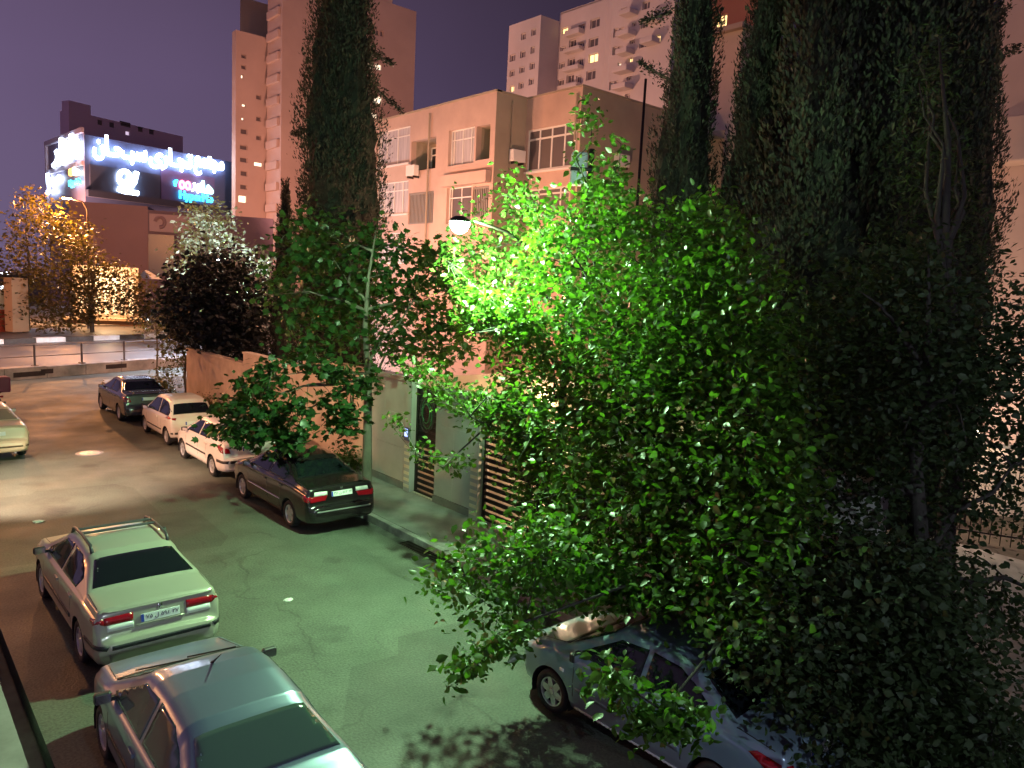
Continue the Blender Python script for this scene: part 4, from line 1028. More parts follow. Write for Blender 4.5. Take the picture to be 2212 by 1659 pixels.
        if lights == 'band':
            for sg_, ax in ((-1, 'L'), (1, 'R')):
                o = s.panel('tail_light', [(sg_ * .34, zl + .10), (sg_ * (we - .09), zl + .10), (sg_ * (we - .09), zh - .03), (sg_ * .34, zh - .02)], 'B', M_red, off=.010)
                s.panel('reverse_light', [(sg_ * .34, zl + .015), (sg_ * (we - .12), zl + .015), (sg_ * (we - .12), zl + .092), (sg_ * .34, zl + .092)], 'B', M_clear, off=.009, parent=o)
                s.panel('side_lens', [(y0 + .14, zl + .10), (y0 + .36, zl + .13), (y0 + .34, zh - .06), (y0 + .16, zh - .03)], ax, M_red, off=.008, parent=o)
        elif lights == 'split':
            for sg_, ax in ((-1, 'L'), (1, 'R')):
                o = s.panel('tail_light', [(sg_ * .40, zl + .02), (sg_ * (we - .05), zl + .0), (sg_ * (we - .05), zl + .12), (sg_ * .34, zl + .12)], 'B', M_red, off=.010)
                s.panel('reverse_light', [(sg_ * .34, zl + .128), (sg_ * (we - .14), zl + .128), (sg_ * (we - .16), zh - .02), (sg_ * .34, zh - .02)], 'B', M_clear, off=.009, parent=o)
                s.panel('side_lens', [(y0 + .13, zl + .0), (y0 + .34, zl + .06), (y0 + .30, zl + .16), (y0 + .15, zl + .14)], ax, M_red, off=.008, parent=o)
        elif lights == 'wrap':
            for sg_, ax in ((-1, 'L'), (1, 'R')):
                o = s.panel('tail_light', [(y0 + .13, zl + .04), (y0 + .30, zl + .10), (y0 + .52, zh - .03), (y0 + .44, zh + .0), (y0 + .18, zh - .03)], ax, M_red, off=.010)
                s.panel('rear_lens', [(sg_ * (we - .20), zl + .04), (sg_ * (we - .05), zl + .04), (sg_ * (we - .06), zh - .04), (sg_ * (we - .16), zh - .06)], 'B', M_red, off=.009, parent=o)
        mb = MB(); mb.tube([(.45, y0 + .02, .27), (.45, y0 + .25, .27)], .03, 10); mb.build('exhaust', M_grey, s.root, origin='local')
        s.zl, s.zh, s.we, s.y0 = zl, zh, we, y0
    def plate(s, txt, z, x=0.0, w=.50, h=.112):
        hit = s.cast('B', x, z); y = hit[0].y - .012
        tl = math.atan2(hit[1].z, -hit[1].y)
        M = Matrix.Translation((x, y, z)) @ Matrix.Rotation(R_(90) - tl, 4, 'X')
        mb = MB(); mb.box((0, 0, 0), (w, h, .012), M=None); mb.v = [tuple(M @ Vector(p)) for p in mb.v]; p = mb.build('license_plate', M_plate, s.root, bevel=.004, origin='local')
        mb = MB(); mb.box((-w / 2 + .02, 0, .0075), (.038, h - .01, .003)); mb.v = [tuple(M @ Vector(q)) for q in mb.v]; mb.build('blue_strip', M_pblue, p, origin='local')
        if txt:
            me = text_mesh(txt, w * .84, h * .62, .003, M @ Matrix.Translation((.025, 0, .0075))); me.materials.append(M_ink)
            link(bpy.data.objects.new('lettering', me), p)
        return p
    def bumper_strip(s, z0, z1, m_, wrap=True, name='bumper_strip'):
        we = lerp_tab(s.S['w'], s.y0) - .03
        s.panel(name, [(-we, z0), (we, z0), (we, z1), (-we, z1)], 'B', m_, off=.012)
        if wrap: s.side(name, [(s.y0 + .02, z0), (-s.S['wb'] / 2 - .40, z0), (-s.S['wb'] / 2 - .40, z1), (s.y0 + .02, z1)], m_, off=.012)
    def side_strip(s, z, h, m_):
        hb = s.S['wb'] / 2
        s.side('side_moulding', [(-hb + .44, z), (hb - .44, z), (hb - .44, z + h), (-hb + .44, z + h)], m_, off=.012)

WB = SEDAN['wb'] / 2
# champagne saloon on the left, roof rails
P_champ = paint('paint_champagne', (0.37, 0.355, 0.29), metal=0.25)
c1 = Car('champagne saloon with roof rails and black rear window, before the silver car', SEDAN, P_champ, (2.08 + .85, 12.62, 0), R_(.6), lights='band')
c1.plate('۷۵ ل ۵۹۸ ۲۷', .80)
c1.panel('plate_surround', [(-.31, .715), (.31, .715), (.31, .735), (-.31, .735)], 'B', P_champ, off=.02, step=.05)
c1.panel('boot_lip', [(-.70, .945), (.70, .945), (.70, .965), (-.70, .965)], 'B', P_champ, off=.014, step=.08)
c1.panel('badge', [(-.03, .885), (.03, .885), (.03, .94), (-.03, .94)], 'B', M_chrome, off=.008, step=.03)
c1.bumper_strip(.50, .555, M_trim)
c1.side_strip(.50, .06, M_trim)
for sg_ in (-1, 1):
    pts = [(sg_ * .52, y, lerp_tab(SEDAN['top'], y) + z) for y, z in ((-.80, -.03), (-.72, .045), (-.2, .05), (.2, .05), (.34, .045), (.42, -.03))]
    MB().tube(pts, [.028, .024, .022, .022, .024, .028], 8).build('roof_rail', mat('rail_black', (.05, .05, .055), .4), c1.root, smooth=True, origin='local')
for y in (-.18, .05):
    MB().tube([(-.52, y, lerp_tab(SEDAN['top'], y) + .055), (.52, y, lerp_tab(SEDAN['top'], y) + .055)], .02, 8).build('cross_bar', MATS['rail_black'], c1.root, origin='local')
# silver blue saloon in the near left corner
SIL = variant(SEDAN, .98, .98, .985, 1.0)
P_silver = paint('paint_silver_blue', (0.155, 0.195, 0.275), metal=0.5, rough=.32, dirt=.2)
M_seeglass = mat('car_glass_clear', (0.05, 0.075, 0.07), 0.05, spec=0.8)
c2 = Car('dusty silver blue saloon in the near left corner, seen from above', SIL, P_silver, (1.80 + .85, 7.45, 0), R_(-.8), rim=9, lights='band', glass=M_seeglass)
c2.plate('', .80)
for x0, x1 in ((-.5, .02), (0.05, .55)):
    MB().tube([(x0, 1.15, 1.02), ((x0 + x1) / 2, 1.05, 1.055), (x1, .98, 1.075)], .008, 6).build('wiper', M_trim, c2.root, origin='local')
MB().tube([(.0, .15, 1.395), (.0, .10, 1.43), (0, -.12, 1.60)], [.02, .012, .003], 6).build('aerial', M_trim, c2.root, origin='local')
c2.side_strip(.52, .06, M_trim)
# dark saloon by the gates
P_dark = paint('paint_black_brown', (0.014, 0.011, 0.012), metal=0.2, rough=.2, dirt=.1)
SAM = variant(SEDAN, 1.0, 1.0, 1.01, 1.035)
c3 = Car('black saloon with white plate parked nearest the gates', SAM, P_dark, (6.95 + .86, 16.6, 0), R_(0), lights='split')
c3.plate('۳۸ ن ۵۲۲ ۲۲', .86)
c3.side_strip(.52, .035, M_chrome); c3.bumper_strip(.52, .55, mat('strip_grey', (.2, .2, .2), .4), wrap=False)
c3.panel('badge', [(-.03, .955), (.03, .955), (.03, .995), (-.03, .995)], 'B', M_chrome, off=.008, step=.03)
# white short saloon
P_white = paint('paint_white', (0.74, 0.71, 0.67), rough=.3, dirt=.06)
c4 = Car('white compact car half hidden under the overhanging street tree', SHORT, P_white, (7.06 + .82, 21.57, 0), R_(0), rim=6, lights='wrap')
c4.plate('', .84); c4.bumper_strip(.50, .57, M_trim); c4.side_strip(.52, .045, M_trim)
# small hatchback
P_mini = paint('paint_cream_white', (0.66, 0.60, 0.54), rough=.3, dirt=.06)
c5 = Car('small cream hatchback with tall dark rear window in the parked row', MINI, P_mini, (7.2 + .75, 26.05, 0), R_(0), rim=6, lights='wrap')
c5.plate('', .72); c5.bumper_strip(.40, .46, M_trim); c5.side_strip(.42, .04, M_trim)
# grey saloon, farthest
P_grey = paint('paint_dark_grey', (0.085, 0.082, 0.088), metal=0.3, rough=.22, dirt=.08)
c6 = Car('dark grey saloon with spoiler, farthest of the parked row', variant(SEDAN, .97, 1.0, 1.03, 1.035), P_grey, (7.0 + .88, 31.1, 0), R_(0), lights='wrap')
c6.plate('', .86)
mb = MB(); mb.box((0, -2.02, 1.13), (1.24, .16, .03)); mb.box((-.5, -2.02, 1.085), (.05, .1, .09)); mb.box((.5, -2.02, 1.085), (.05, .1, .09)); mb.build('spoiler', P_grey, c6.root, bevel=.01, origin='local')
# blue grey short saloon on the right
P_blue = paint('paint_steel_blue', (0.18, 0.245, 0.31), metal=0.4, rough=.28, dirt=.1)
c7 = Car('steel blue compact saloon under the big tree in the near right', SHORT, P_blue, (6.56 + .83, 5.30, 0), R_(1.0), rim=6, lights='wrap')
c7.plate('۲۲ ب ۷۱', .84); c7.side_strip(.50, .05, P_blue)
c7.side('sill_trim', [(-.82, .215), (.80, .215), (.80, .275), (-.82, .275)], mat('sill_silver', (.6, .62, .65), .3, metal=.4), off=.014)
c7.side('side_repeater', [(.99, .66), (1.06, .66), (1.06, .70), (.99, .70)], M_clear, off=.008, step=.03)
# cream saloon at the left edge
c8 = Car('cream saloon cut by the left edge of the view', variant(SEDAN, .98, .98, 1.0, .99), paint('paint_cream', (0.60, 0.49, 0.33), rough=.32, dirt=.08), (1.78 + .85, 26.65, 0), R_(2), lights='none', glass=mat('car_glass_reflection', (.30, .24, .17), .25))  # beige of a reflection is painted into the glass colour
c8.plate('', .80); c8.bumper_strip(.42, .46, mat('strip_brown', (.09, .06, .03), .5))

# ------------------------------------------------------------------ foliage
LEAF_OVATE = (np.array([(0, 0, 0), (-.30, .30, .05), (-.27, .62, .05), (0, 1, -.10), (.27, .62, .05), (.30, .30, .05), (0, .5, -.01)]),
              np.array([(0, 6, 1), (1, 6, 2), (2, 6, 3), (3, 6, 4), (4, 6, 5), (5, 6, 0)]))
_l = [(0, 0), (-.20, .02), (-.48, .22), (-.34, .36), (-.50, .66), (-.20, .62), (0, 1), (.20, .62), (.50, .66), (.34, .36), (.48, .22), (.20, .02)]
LEAF_LOBED = (np.array([(x, y, -.06 * abs(x) * 2 + .03 - .08 * y * y) for x, y in _l] + [(0, .40, .04)]),
              np.array([(i, 12, (i + 1) % 12) for i in range(12)]))
LEAF_QUAD = (np.array([(0, 0, 0), (-.28, .5, .04), (0, 1, -.04), (.28, .5, .04)]), np.array([(0, 2, 1), (0, 3, 2)]))
LEAF_SCALE = (np.array([(0, 0, 0), (-.2, .45, .03), (0, 1, -.05), (.2, .45, .03)]), np.array([(0, 2, 1), (0, 3, 2)]))
LEAF_NARROW = (np.array([(0, 0, 0), (-.12, .4, .02), (0, 1, -.05), (.12, .4, .02)]), np.array([(0, 2, 1), (0, 3, 2)]))

def leaf_frames(n, up_bias, droop, rs):
    """random leaf orientations: y axis along the blade, z axis the blade's normal"""
    d = rs.normal(size=(n, 3)); d[:, 2] = d[:, 2] * .5 - droop; d /= np.linalg.norm(d, axis=1)[:, None]
    nz = rs.normal(size=(n, 3)) * (1 - up_bias) + np.array([0, 0, up_bias * 1.6])
    nz -= d * (nz * d).sum(1)[:, None]; nz /= np.linalg.norm(nz, axis=1)[:, None] + 1e-9
    x = np.cross(d, nz)
    return np.stack([x, d, nz], axis=2)

def leaves(name, pos, size, shp, material, parent, rs, up=.55, droop=.25, frames=None, tint=None, kind='stuff'):
    n = len(pos); V, T = shp
    Fm = leaf_frames(n, up, droop, rs) if frames is None else frames
    sz = size * rs.uniform(.45, 1.3, n)
    P = np.einsum('nij,vj->nvi', Fm, V) * sz[:, None, None] + pos[:, None, :]
    k = len(V)
    tr = (T[None, :, :] + (np.arange(n) * k)[:, None, None]).reshape(-1, 3)
    tn = rs.random(n) if tint is None else tint
    o0 = np.zeros(3)
    q = parent
    while q is not None: o0 = o0 + np.array(q.location); q = q.parent
    o = np_mesh(name, P.reshape(-1, 3) - o0, tr, material, parent, tint=np.repeat(tn, k))
    if kind: o['kind'] = kind
    return o

def in_poly(poly, n, rs):
    xs = [p[0] for p in poly]; ys = [p[1] for p in poly]; out = []
    P = np.array(poly, float); Q = np.roll(P, -1, 0)
    while len(out) < n:
        x = rs.uniform(min(xs), max(xs), n); y = rs.uniform(min(ys), max(ys), n)
        c = np.zeros(n, bool)
        for (x1, y1), (x2, y2) in zip(P, Q):
            if y1 == y2: continue
            k = ((y1 > y) != (y2 > y)) & (x < (x2 - x1) * (y - y1) / (y2 - y1) + x1); c ^= k
        out += list(zip(x[c], y[c]))
    return out[:n]
LAMP_P = np.array(atX(993, 486, 7.55))
def crown_points(poly, n, d0, d1, rs, clump=.22, per=14, zmin=.4, slab=False, skew=0.0):
    """clumps of leaves through the crown's volume; the survey polygon bounds it as seen from the window"""
    C = []
    for px, py in in_poly(poly, n, rs):
        v = rs.uniform(d0, d1)
        p = atX(px, py, v) if slab else atD(px, py, v)
        if skew: p = atX(px, py, v + skew * max(0.0, float(LAMP_P[1]) - p.y))
        if p.z > zmin: C.append((p.x, p.y, p.z))
    C = np.array(C)
    L = np.repeat(C, per, 0) + rs.normal(size=(len(C) * per, 3)) * clump * np.array([1, 1, .75])
    L = L[L[:, 2] > zmin * .6]
    dl = L - LAMP_P; far = np.linalg.norm(dl, axis=1) > 1.15            # twigs round the lamp are kept pruned
    under = (np.hypot(dl[:, 0], dl[:, 1]) < -dl[:, 2] * .55 + .3) & (dl[:, 2] < .2) & (dl[:, 0] < .35)
    return C, L[far & ~under]
def limb_tree(name, label, cat, base, crowns, r0, fork, bark, lmat, shp, lsize, seed, n_limbs=14, group=None, up=.55, droop=.25, twigs=60, singles=0, main=None):
    rs = np.random.default_rng(seed); rd = random.Random(seed)
    t = empty(name, base, label, cat, group)
    main = main or len(crowns)
    allC = np.concatenate([c for c, l in crowns[:main]]); allL = np.concatenate([l for c, l in crowns])
    mb = MB(); b = Vector(base); fk = Vector(fork)
    mid = b.lerp(fk, .5) + Vector((rd.uniform(-.08, .08), rd.uniform(-.08, .08), 0))
    mb.tube([b - Vector((0, 0, .05)), b + Vector((0, 0, .12)), mid, fk], [r0 * 1.35, r0 * 1.1, r0 * .9, r0 * .8], 10)
    # leader above the fork, then limbs leaving it at different heights
    top = Vector(allC[np.argmax(allC[:, 2] - .8 * np.hypot(allC[:, 0] - fk.x, allC[:, 1] - fk.y))])
    lead = [fk, fk.lerp(top, .33) + Vector((rd.uniform(-.15, .15), rd.uniform(-.15, .15), 0)), fk.lerp(top, .66) + Vector((rd.uniform(-.15, .15), rd.uniform(-.15, .15), 0)), top]
    mb.tube(lead, [r0 * .75, r0 * .55, r0 * .33, r0 * .06], 8)
    ends = list(lead)
    for i in rs.choice(len(allC), min(n_limbs, len(allC)), replace=False):
        e_ = Vector(allC[i]); f = rd.random() ** 1.5; k = min(2, int(f * 3)); s_ = lead[k].lerp(lead[k + 1], f * 3 - k)
        if s_.z > e_.z + .8: s_ = fk.lerp(mid, rd.uniform(0, .2))
        L = (e_ - s_).length; pts = [s_]
        for q in (.2, .4, .6, .8): pts.append(s_.lerp(e_, q) + Vector((rd.uniform(-.06, .06), rd.uniform(-.06, .06), .28 * q * (1 - q) + rd.uniform(-.03, .03))) * L)
        pts.append(e_)
        mb.tube(pts, [r0 * .36, r0 * .29, r0 * .22, r0 * .16, r0 * .10, r0 * .04], 6); ends += pts[1:-1]
    for i in rs.choice(len(allC), min(twigs, len(allC)), replace=False):
        e_ = Vector(allC[i]); s_ = min(ends, key=lambda q: (q - e_).length)
        if (s_ - e_).length > 2.2: continue
        m1 = s_.lerp(e_, .5) + Vector((rd.uniform(-.12, .12), rd.uniform(-.12, .12), .08)) * (e_ - s_).length
        mb.tube([s_, m1, e_], [r0 * .09, r0 * .06, .005], 5)
    for c_, l_ in crowns[main:]:                   # sprays that hang clear of the crown: one twig runs through each
        cen = Vector(c_.mean(0)); s_ = Vector(min(allC, key=lambda q: (Vector(q) - cen).length)); o_ = c_[np.argsort(((c_ - np.array(s_)) ** 2).sum(1))]
        line = [s_] + [Vector(o_[int(len(o_) * f)]) for f in (.04, .2, .35, .5, .65, .8, .95)]
        mb.tube(line, [.018, .016, .014, .012, .010, .008, .006, .003], 5)
        for q in o_[::7]:
            e_ = Vector(q); g_ = min(line, key=lambda p: (p - e_).length); mb.tube([g_, e_], [.007, .003], 4)
    mb.build('trunk', bark, t, smooth=True)
    if singles:      # the leaves that show largest are parts of their own, sharing one mesh
        d = np.linalg.norm(allL - np.array(CAM), axis=1); k = np.argsort(d)[:singles * 3]; k = rs.choice(k, singles, replace=False)
        Fm = leaf_frames(singles, up, droop, rs); V, T = shp
        vs_ = []
        for v_ in range(6):
            me = bpy.data.meshes.new('leaf'); me.from_pydata([tuple(p) for p in V], [], [tuple(f) for f in T])
            a = me.attributes.new('tint', 'FLOAT', 'POINT'); a.data.foreach_set('value', [v_ / 5] * len(V)); me.materials.append(lmat); vs_.append(me)
        for q, i in enumerate(k):
            o = link(bpy.data.objects.new('leaf', vs_[q % 6]), t); Mx = Matrix([list(r_) for r_ in Fm[q]]).to_4x4()
            o.matrix_local = Matrix.Translation(Vector(allL[i]) - b) @ Mx @ Matrix.Scale(lsize * rs.uniform(.8, 1.25), 4)
        mask = np.ones(len(allL), bool); mask[k] = False; allL = allL[mask]
    leaves('crown', allL, lsize, shp, lmat, t, rs, up, droop)
    return t
M_bark = mat('bark', (0.10, 0.085, 0.065), .9, noise=.4, scale=9, bump=.5, stretch=(1, 1, .25))
M_barkd = mat('bark_dark', (0.035, 0.030, 0.024), .95, noise=.4, scale=9, bump=.5, stretch=(1, 1, .25))
M_barkp = mat('bark_pale', (0.13, 0.118, 0.09), .85, noise=.35, scale=7, bump=.4, stretch=(1, 1, .3))
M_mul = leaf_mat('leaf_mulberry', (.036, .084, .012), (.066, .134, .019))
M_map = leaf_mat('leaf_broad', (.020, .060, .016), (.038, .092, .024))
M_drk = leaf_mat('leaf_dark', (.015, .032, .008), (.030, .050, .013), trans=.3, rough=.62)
M_cyp = leaf_mat('leaf_cypress', (.013, .017, .009), (.028, .032, .016), trans=.1, rough=.7)
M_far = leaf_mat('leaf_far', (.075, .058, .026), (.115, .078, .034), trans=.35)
M_pale = leaf_mat('leaf_lit_pale', (.16, .20, .14), (.28, .32, .24), trans=.35)  # light on the crown is put into these pale leaf colours
M_navy = leaf_mat('leaf_night', (.010, .013, .014), (.022, .026, .024), trans=.1, rough=.75)
rs = np.random.default_rng(3)

# ------- big mulberry over the near right pavement
A = []
P_main = [(1000, 560), (1010, 440), (1040, 470), (1060, 520), (1085, 385), (1130, 395), (1190, 470), (1250, 420), (1300, 380), (1420, 470), (1530, 430), (1640, 560), (1680, 760), (1640, 960), (1560, 1060), (1400, 1090), (1280, 1060), (1200, 1000), (1170, 940), (1190, 850), (1110, 800), (1100, 690), (1040, 640)]
P_all = [(965, 560), (1005, 440), (1040, 470), (1060, 520), (1085, 385), (1130, 395), (1190, 470), (1250, 420), (1300, 380), (1420, 470), (1530, 430), (1640, 560), (1700, 760), (1730, 960), (1750, 1100), (1710, 1340), (1570, 1390), (1460, 1330), (1330, 1290), (1220, 1230), (1130, 1150), (1120, 1040), (1070, 960), (1010, 900), (1090, 800), (1010, 700)]
def drape(poly, n, x_top, x_low, thick, rs, clump, per, zmin=1.3):
    """the crown's street side: it bulges further over the street the lower it hangs"""
    C = []
    for px, py in in_poly(poly, n, rs):
        k = min(1.0, max(0.0, (py - 560) / 760)); p = atX(px, py, x_top + (x_low - x_top) * k ** 1.25 + thick * rs.random() ** 1.4)
        if p.z > zmin: C.append((p.x, p.y, p.z))
    C = np.array(C); L = np.repeat(C, per, 0) + rs.normal(size=(len(C) * per, 3)) * clump * np.array([1, 1, .75])
    dl = L - LAMP_P; far = np.linalg.norm(dl, axis=1) > 1.1
    under = (np.hypot(dl[:, 0], dl[:, 1]) < -dl[:, 2] * .55 + .3) & (dl[:, 2] < .2) & (dl[:, 0] < .35)
    return C, L[far & ~under & (L[:, 2] > zmin * .7)]
A.append(drape(P_all, 2700, 8.15, 6.75, 1.9, rs, .19, 13))
A.append(crown_points(P_main, 600, 9.8, 11.8, rs, .22, 13, slab=True))
main_n = len(A)
A.append(crown_points([(955, 550), (1000, 580), (1100, 640), (1160, 700), (1140, 740), (1030, 720), (985, 690), (1000, 650), (970, 600)], 190, 7.6, 8.4, rs, .13, 13, slab=True))
A.append(crown_points([(870, 768), (930, 790), (1010, 845), (1090, 850), (1170, 870), (1180, 1000), (1110, 1000), (1080, 930), (1000, 900), (930, 860), (885, 810)], 280, 7.5, 8.6, rs, .14, 13, slab=True))
A.append(crown_points([(832, 880), (860, 895), (900, 950), (960, 990), (990, 960), (1020, 990), (990, 1020), (960, 1020), (900, 990), (850, 925)], 60, 7.4, 8.2, rs, .10, 12, slab=True))
A.append(crown_points([(1115, 1000), (1190, 1000), (1240, 1120), (1190, 1190), (1125, 1100)], 80, 7.7, 8.6, rs, .13, 12, slab=True))
A.append(crown_points([(918, 1245), (980, 1190), (1060, 1130), (1160, 1110), (1300, 1180), (1380, 1260), (1400, 1310), (1280, 1310), (1200, 1290), (1140, 1370), (1060, 1395), (1010, 1330), (950, 1300)], 330, 9.0, 10.6, rs, .17, 11, zmin=.8))
A.append(crown_points([(955, 1445), (1000, 1420), (1080, 1375), (1130, 1330), (1160, 1360), (1100, 1410), (1010, 1450), (985, 1485)], 42, 8.0, 8.6, rs, .08, 10))
A.append(crown_points([(1280, 1470), (1330, 1410), (1370, 1500), (1450, 1500), (1535, 1565), (1520, 1600), (1440, 1590), (1380, 1585), (1345, 1530), (1300, 1490)], 60, 6.9, 7.3, rs, .10, 11, zmin=.8))
A.append(crown_points([(1245, 210), (1275, 200), (1295, 300), (1290, 400), (1260, 420), (1235, 340)], 26, 9.2, 9.7, rs, .09, 8, slab=True))
A.append(crown_points([(1320, 270), (1350, 265), (1345, 400), (1320, 400)], 16, 9.2, 9.7, rs, .08, 8, slab=True))
limb_tree('mulberry_tree', 'big spreading mulberry with bright green lamplit leaves before the garage', 'tree', (9.75, 7.2, .12), A, .17, (9.7, 7.4, 3.2), M_barkd, M_mul, LEAF_OVATE, .115, 5, n_limbs=26, twigs=140, up=.45, droop=.3, singles=300, main=main_n)
# ------- dark tree at the right, filling the near corner
B = []
B.append(crown_points([(1500, 1080), (1640, 900), (1760, 640), (1850, 560), (2000, 520), (2110, 640), (2140, 800), (2090, 960), (1990, 1010), (1940, 1100), (1900, 1180), (1700, 1300), (1560, 1340)], 1500, 9.1, 12.2, rs, .24, 13, slab=True))
B.append(crown_points([(1610, 1330), (1750, 1250), (1900, 1160), (2010, 1200), (2080, 1320), (2130, 1480), (2190, 1600), (2212, 1700), (1770, 1700), (1770, 1620), (1680, 1530), (1600, 1440)], 1500, 7.2, 9.4, rs, .20, 14, zmin=.2))
B.append(crown_points([(2100, 760), (2212, 640), (2260, 900), (2230, 1150), (1980, 1110), (2000, 980), (2080, 900)], 330, 9.6, 11.0, rs, .20, 10))
B.append(crown_points([(2140, 700), (2260, 560), (2420, 700), (2480, 1000), (2440, 1500), (2300, 1640), (2200, 1500), (2300, 1200), (2230, 1000)], 520, 9.4, 11.2, rs, .22, 11))
B.append(crown_points([(2020, 1150), (2110, 1200), (2212, 1330), (2212, 1400), (2100, 1330)], 90, 9.4, 10.5, rs, .16, 9))
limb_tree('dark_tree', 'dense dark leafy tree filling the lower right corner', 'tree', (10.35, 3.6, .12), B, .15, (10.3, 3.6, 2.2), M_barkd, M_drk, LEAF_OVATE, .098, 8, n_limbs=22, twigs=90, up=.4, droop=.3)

# ------- broadleaved street tree behind the black saloon
tb_ = atZ(792, 1062, .12)
C = []
C.append(crown_points([(600, 560), (640, 470), (700, 460), (760, 500), (830, 480), (890, 540), (960, 520), (1010, 600), (1020, 760), (960, 810), (870, 790), (820, 740), (770, 760), (700, 740), (620, 700), (590, 640)], 430, 18.5, 22.0, rs, .30, 11))
C.append(crown_points([(455, 880), (520, 800), (560, 770), (600, 790), (640, 850), (680, 900), (655, 975), (600, 985), (530, 955), (470, 945)], 120, 16.6, 18.2, rs, .17, 11))
C.append(crown_points([(690, 790), (740, 755), (800, 800), (800, 860), (770, 900), (745, 975), (715, 940), (700, 870)], 48, 17.2, 18.4, rs, .20, 12))
C.append(crown_points([(590, 720), (700, 740), (700, 800), (620, 790)], 16, 17.5, 19, rs, .2, 11))
limb_tree('street_tree', 'slender street tree with broad green leaves behind the black saloon', 'tree', (tb_.x, tb_.y, .12), C, .125, (tb_.x + .1, tb_.y + .25, 3.1), M_barkp, M_map, LEAF_LOBED, .19, 9, n_limbs=15, twigs=60, up=.5, droop=.35, singles=150)

# ------- cypresses
def cypress(px, depth, hw_px, top_py, label, seed, base_z=0.03, n=15000, lean=0.0, ls=.16, tiers=()):
    q = atD(px, 600, depth); base = Vector((q.x, q.y, base_z)); H = atD(px, top_py, depth).z; R = hw_px / FOC * depth
    t = empty('cypress', base, label, 'tree', 'cypresses in the garden')
    rs_ = np.random.default_rng(seed); rd = random.Random(seed)
    def prof(k): return (min(1.0, (k + .02) / .10) ** .6) * (min(1.0, (1 - k) / .55) ** .75)
    # spindle of trunk and dense inner sprays
    mb = MB(); mb.tube([(base.x, base.y, base.z - .05), (base.x, base.y, H * .5), (base.x, base.y, H * .96)], [R * .12 + .05, R * .08, .02], 8)
    for i in range(70):
        k = rd.uniform(.05, .92); a = rd.uniform(0, 6.283); r_ = R * prof(k) * .85; z = base.z + (H - base.z) * k
        mb.tube([(base.x, base.y, z - r_ * .7), (base.x + r_ * .6 * math.cos(a), base.y + r_ * .6 * math.sin(a), z), (base.x + r_ * math.cos(a), base.y + r_ * math.sin(a), z + r_ * .8)], [.04, .025, .006], 5)
    mb.build('trunk', M_barkd, t, smooth=True)
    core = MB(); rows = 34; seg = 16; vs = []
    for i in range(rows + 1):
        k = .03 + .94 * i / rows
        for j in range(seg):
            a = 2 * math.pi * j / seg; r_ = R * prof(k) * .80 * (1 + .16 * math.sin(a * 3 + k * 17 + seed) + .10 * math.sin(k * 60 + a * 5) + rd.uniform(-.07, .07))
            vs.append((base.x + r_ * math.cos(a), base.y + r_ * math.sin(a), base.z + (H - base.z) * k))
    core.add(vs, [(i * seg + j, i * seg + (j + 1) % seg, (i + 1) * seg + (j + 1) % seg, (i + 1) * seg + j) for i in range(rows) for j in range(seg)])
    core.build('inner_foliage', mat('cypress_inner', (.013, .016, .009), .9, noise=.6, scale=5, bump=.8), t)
    # plumes: upright tufts on the shell
    n = int(n * 1.7); m_ = n // 22
    k = rs_.random(m_) ** .9 * .97; a = rs_.uniform(0, 2 * np.pi, m_); pr = np.array([prof(v) for v in k])
    rad = R * pr * np.sqrt(rs_.uniform(.55, 1.0, m_)) * (1 + .16 * np.sin(a * 3 + k * 17 + seed) + .10 * np.sin(k * 60 + a * 5))
    Cn = np.stack([base.x + rad * np.cos(a), base.y + rad * np.sin(a), base.z + (H - base.z) * k], 1)
    per = 22
    T = np.repeat(Cn, per, 0); an = np.repeat(a, per); v = rs_.random(len(T))
    out = np.stack([np.cos(an), np.sin(an), np.zeros(len(T))], 1)
    T = T + out * (v * .22)[:, None] * R * .5 + np.array([0, 0, 1]) * ((v - .3) * R * .75)[:, None] + rs_.normal(size=T.shape) * (R * .085) * (1.15 - v)[:, None]
    d = out * .45 + np.array([0, 0, 1.0]) + rs_.normal(size=T.shape) * .35; d /= np.linalg.norm(d, axis=1)[:, None]
    nz = out + rs_.normal(size=T.shape) * .5; nz -= d * (nz * d).sum(1)[:, None]; nz /= np.linalg.norm(nz, axis=1)[:, None]
    Fm = np.stack([np.cross(d, nz), d, nz], 2)
    for (tpx, tpy, tpx2, tpy2) in tiers:       # stray branches that stick out of the column
        p0, p1 = atD(tpx, tpy, depth), atD(tpx2, tpy2, depth); ex = []
        for i in range(330):
            f = rd.random(); q_ = p0.lerp(p1, f); rr_ = .26 * (1 - f * .8); ex.append((q_.x + rd.gauss(0, rr_ * .6), q_.y + rd.gauss(0, rr_ * .6), q_.z + rd.gauss(0, rr_ * .6)))
        T = np.concatenate([T, np.array(ex)]); Fm = np.concatenate([Fm, leaf_frames(len(ex), .2, -.3, rs_)])
        MB().tube([p0 + (base - p0) * Vector((.0, .0, 0)).x, p1], [.05, .01], 5).build('stray_branch', M_bark, t)
    leaves('crown', T, ls * .85 * max(.8, R / 1.4), LEAF_SCALE, M_cyp, t, rs_, frames=Fm)
    return t
cypress(730, 27, 86, -330, 'tall dark cypress standing before the orange lit tower', 21, n=30000, ls=.15, tiers=[(800, 110, 850, 140), (800, 180, 872, 245), (665, 280, 632, 290)])
cypress(614, 31, 27, 388, 'small slim cypress left of the tall dark cypress', 22, n=6000, ls=.16)
cypress(1460, 20, 72, -240, 'slim dark cypress left of the narrow sky gap', 23, n=16000, tiers=[(1450, 25, 1385, 48), (1450, 175, 1380, 135)])
cypress(1612, 19, 90, -90, 'dark cypress right of the narrow gap between the trees', 24, n=16000)
cypress(1755, 17.5, 150, -300, 'broad dark cypress in the middle of the right hand group', 25, n=26000)
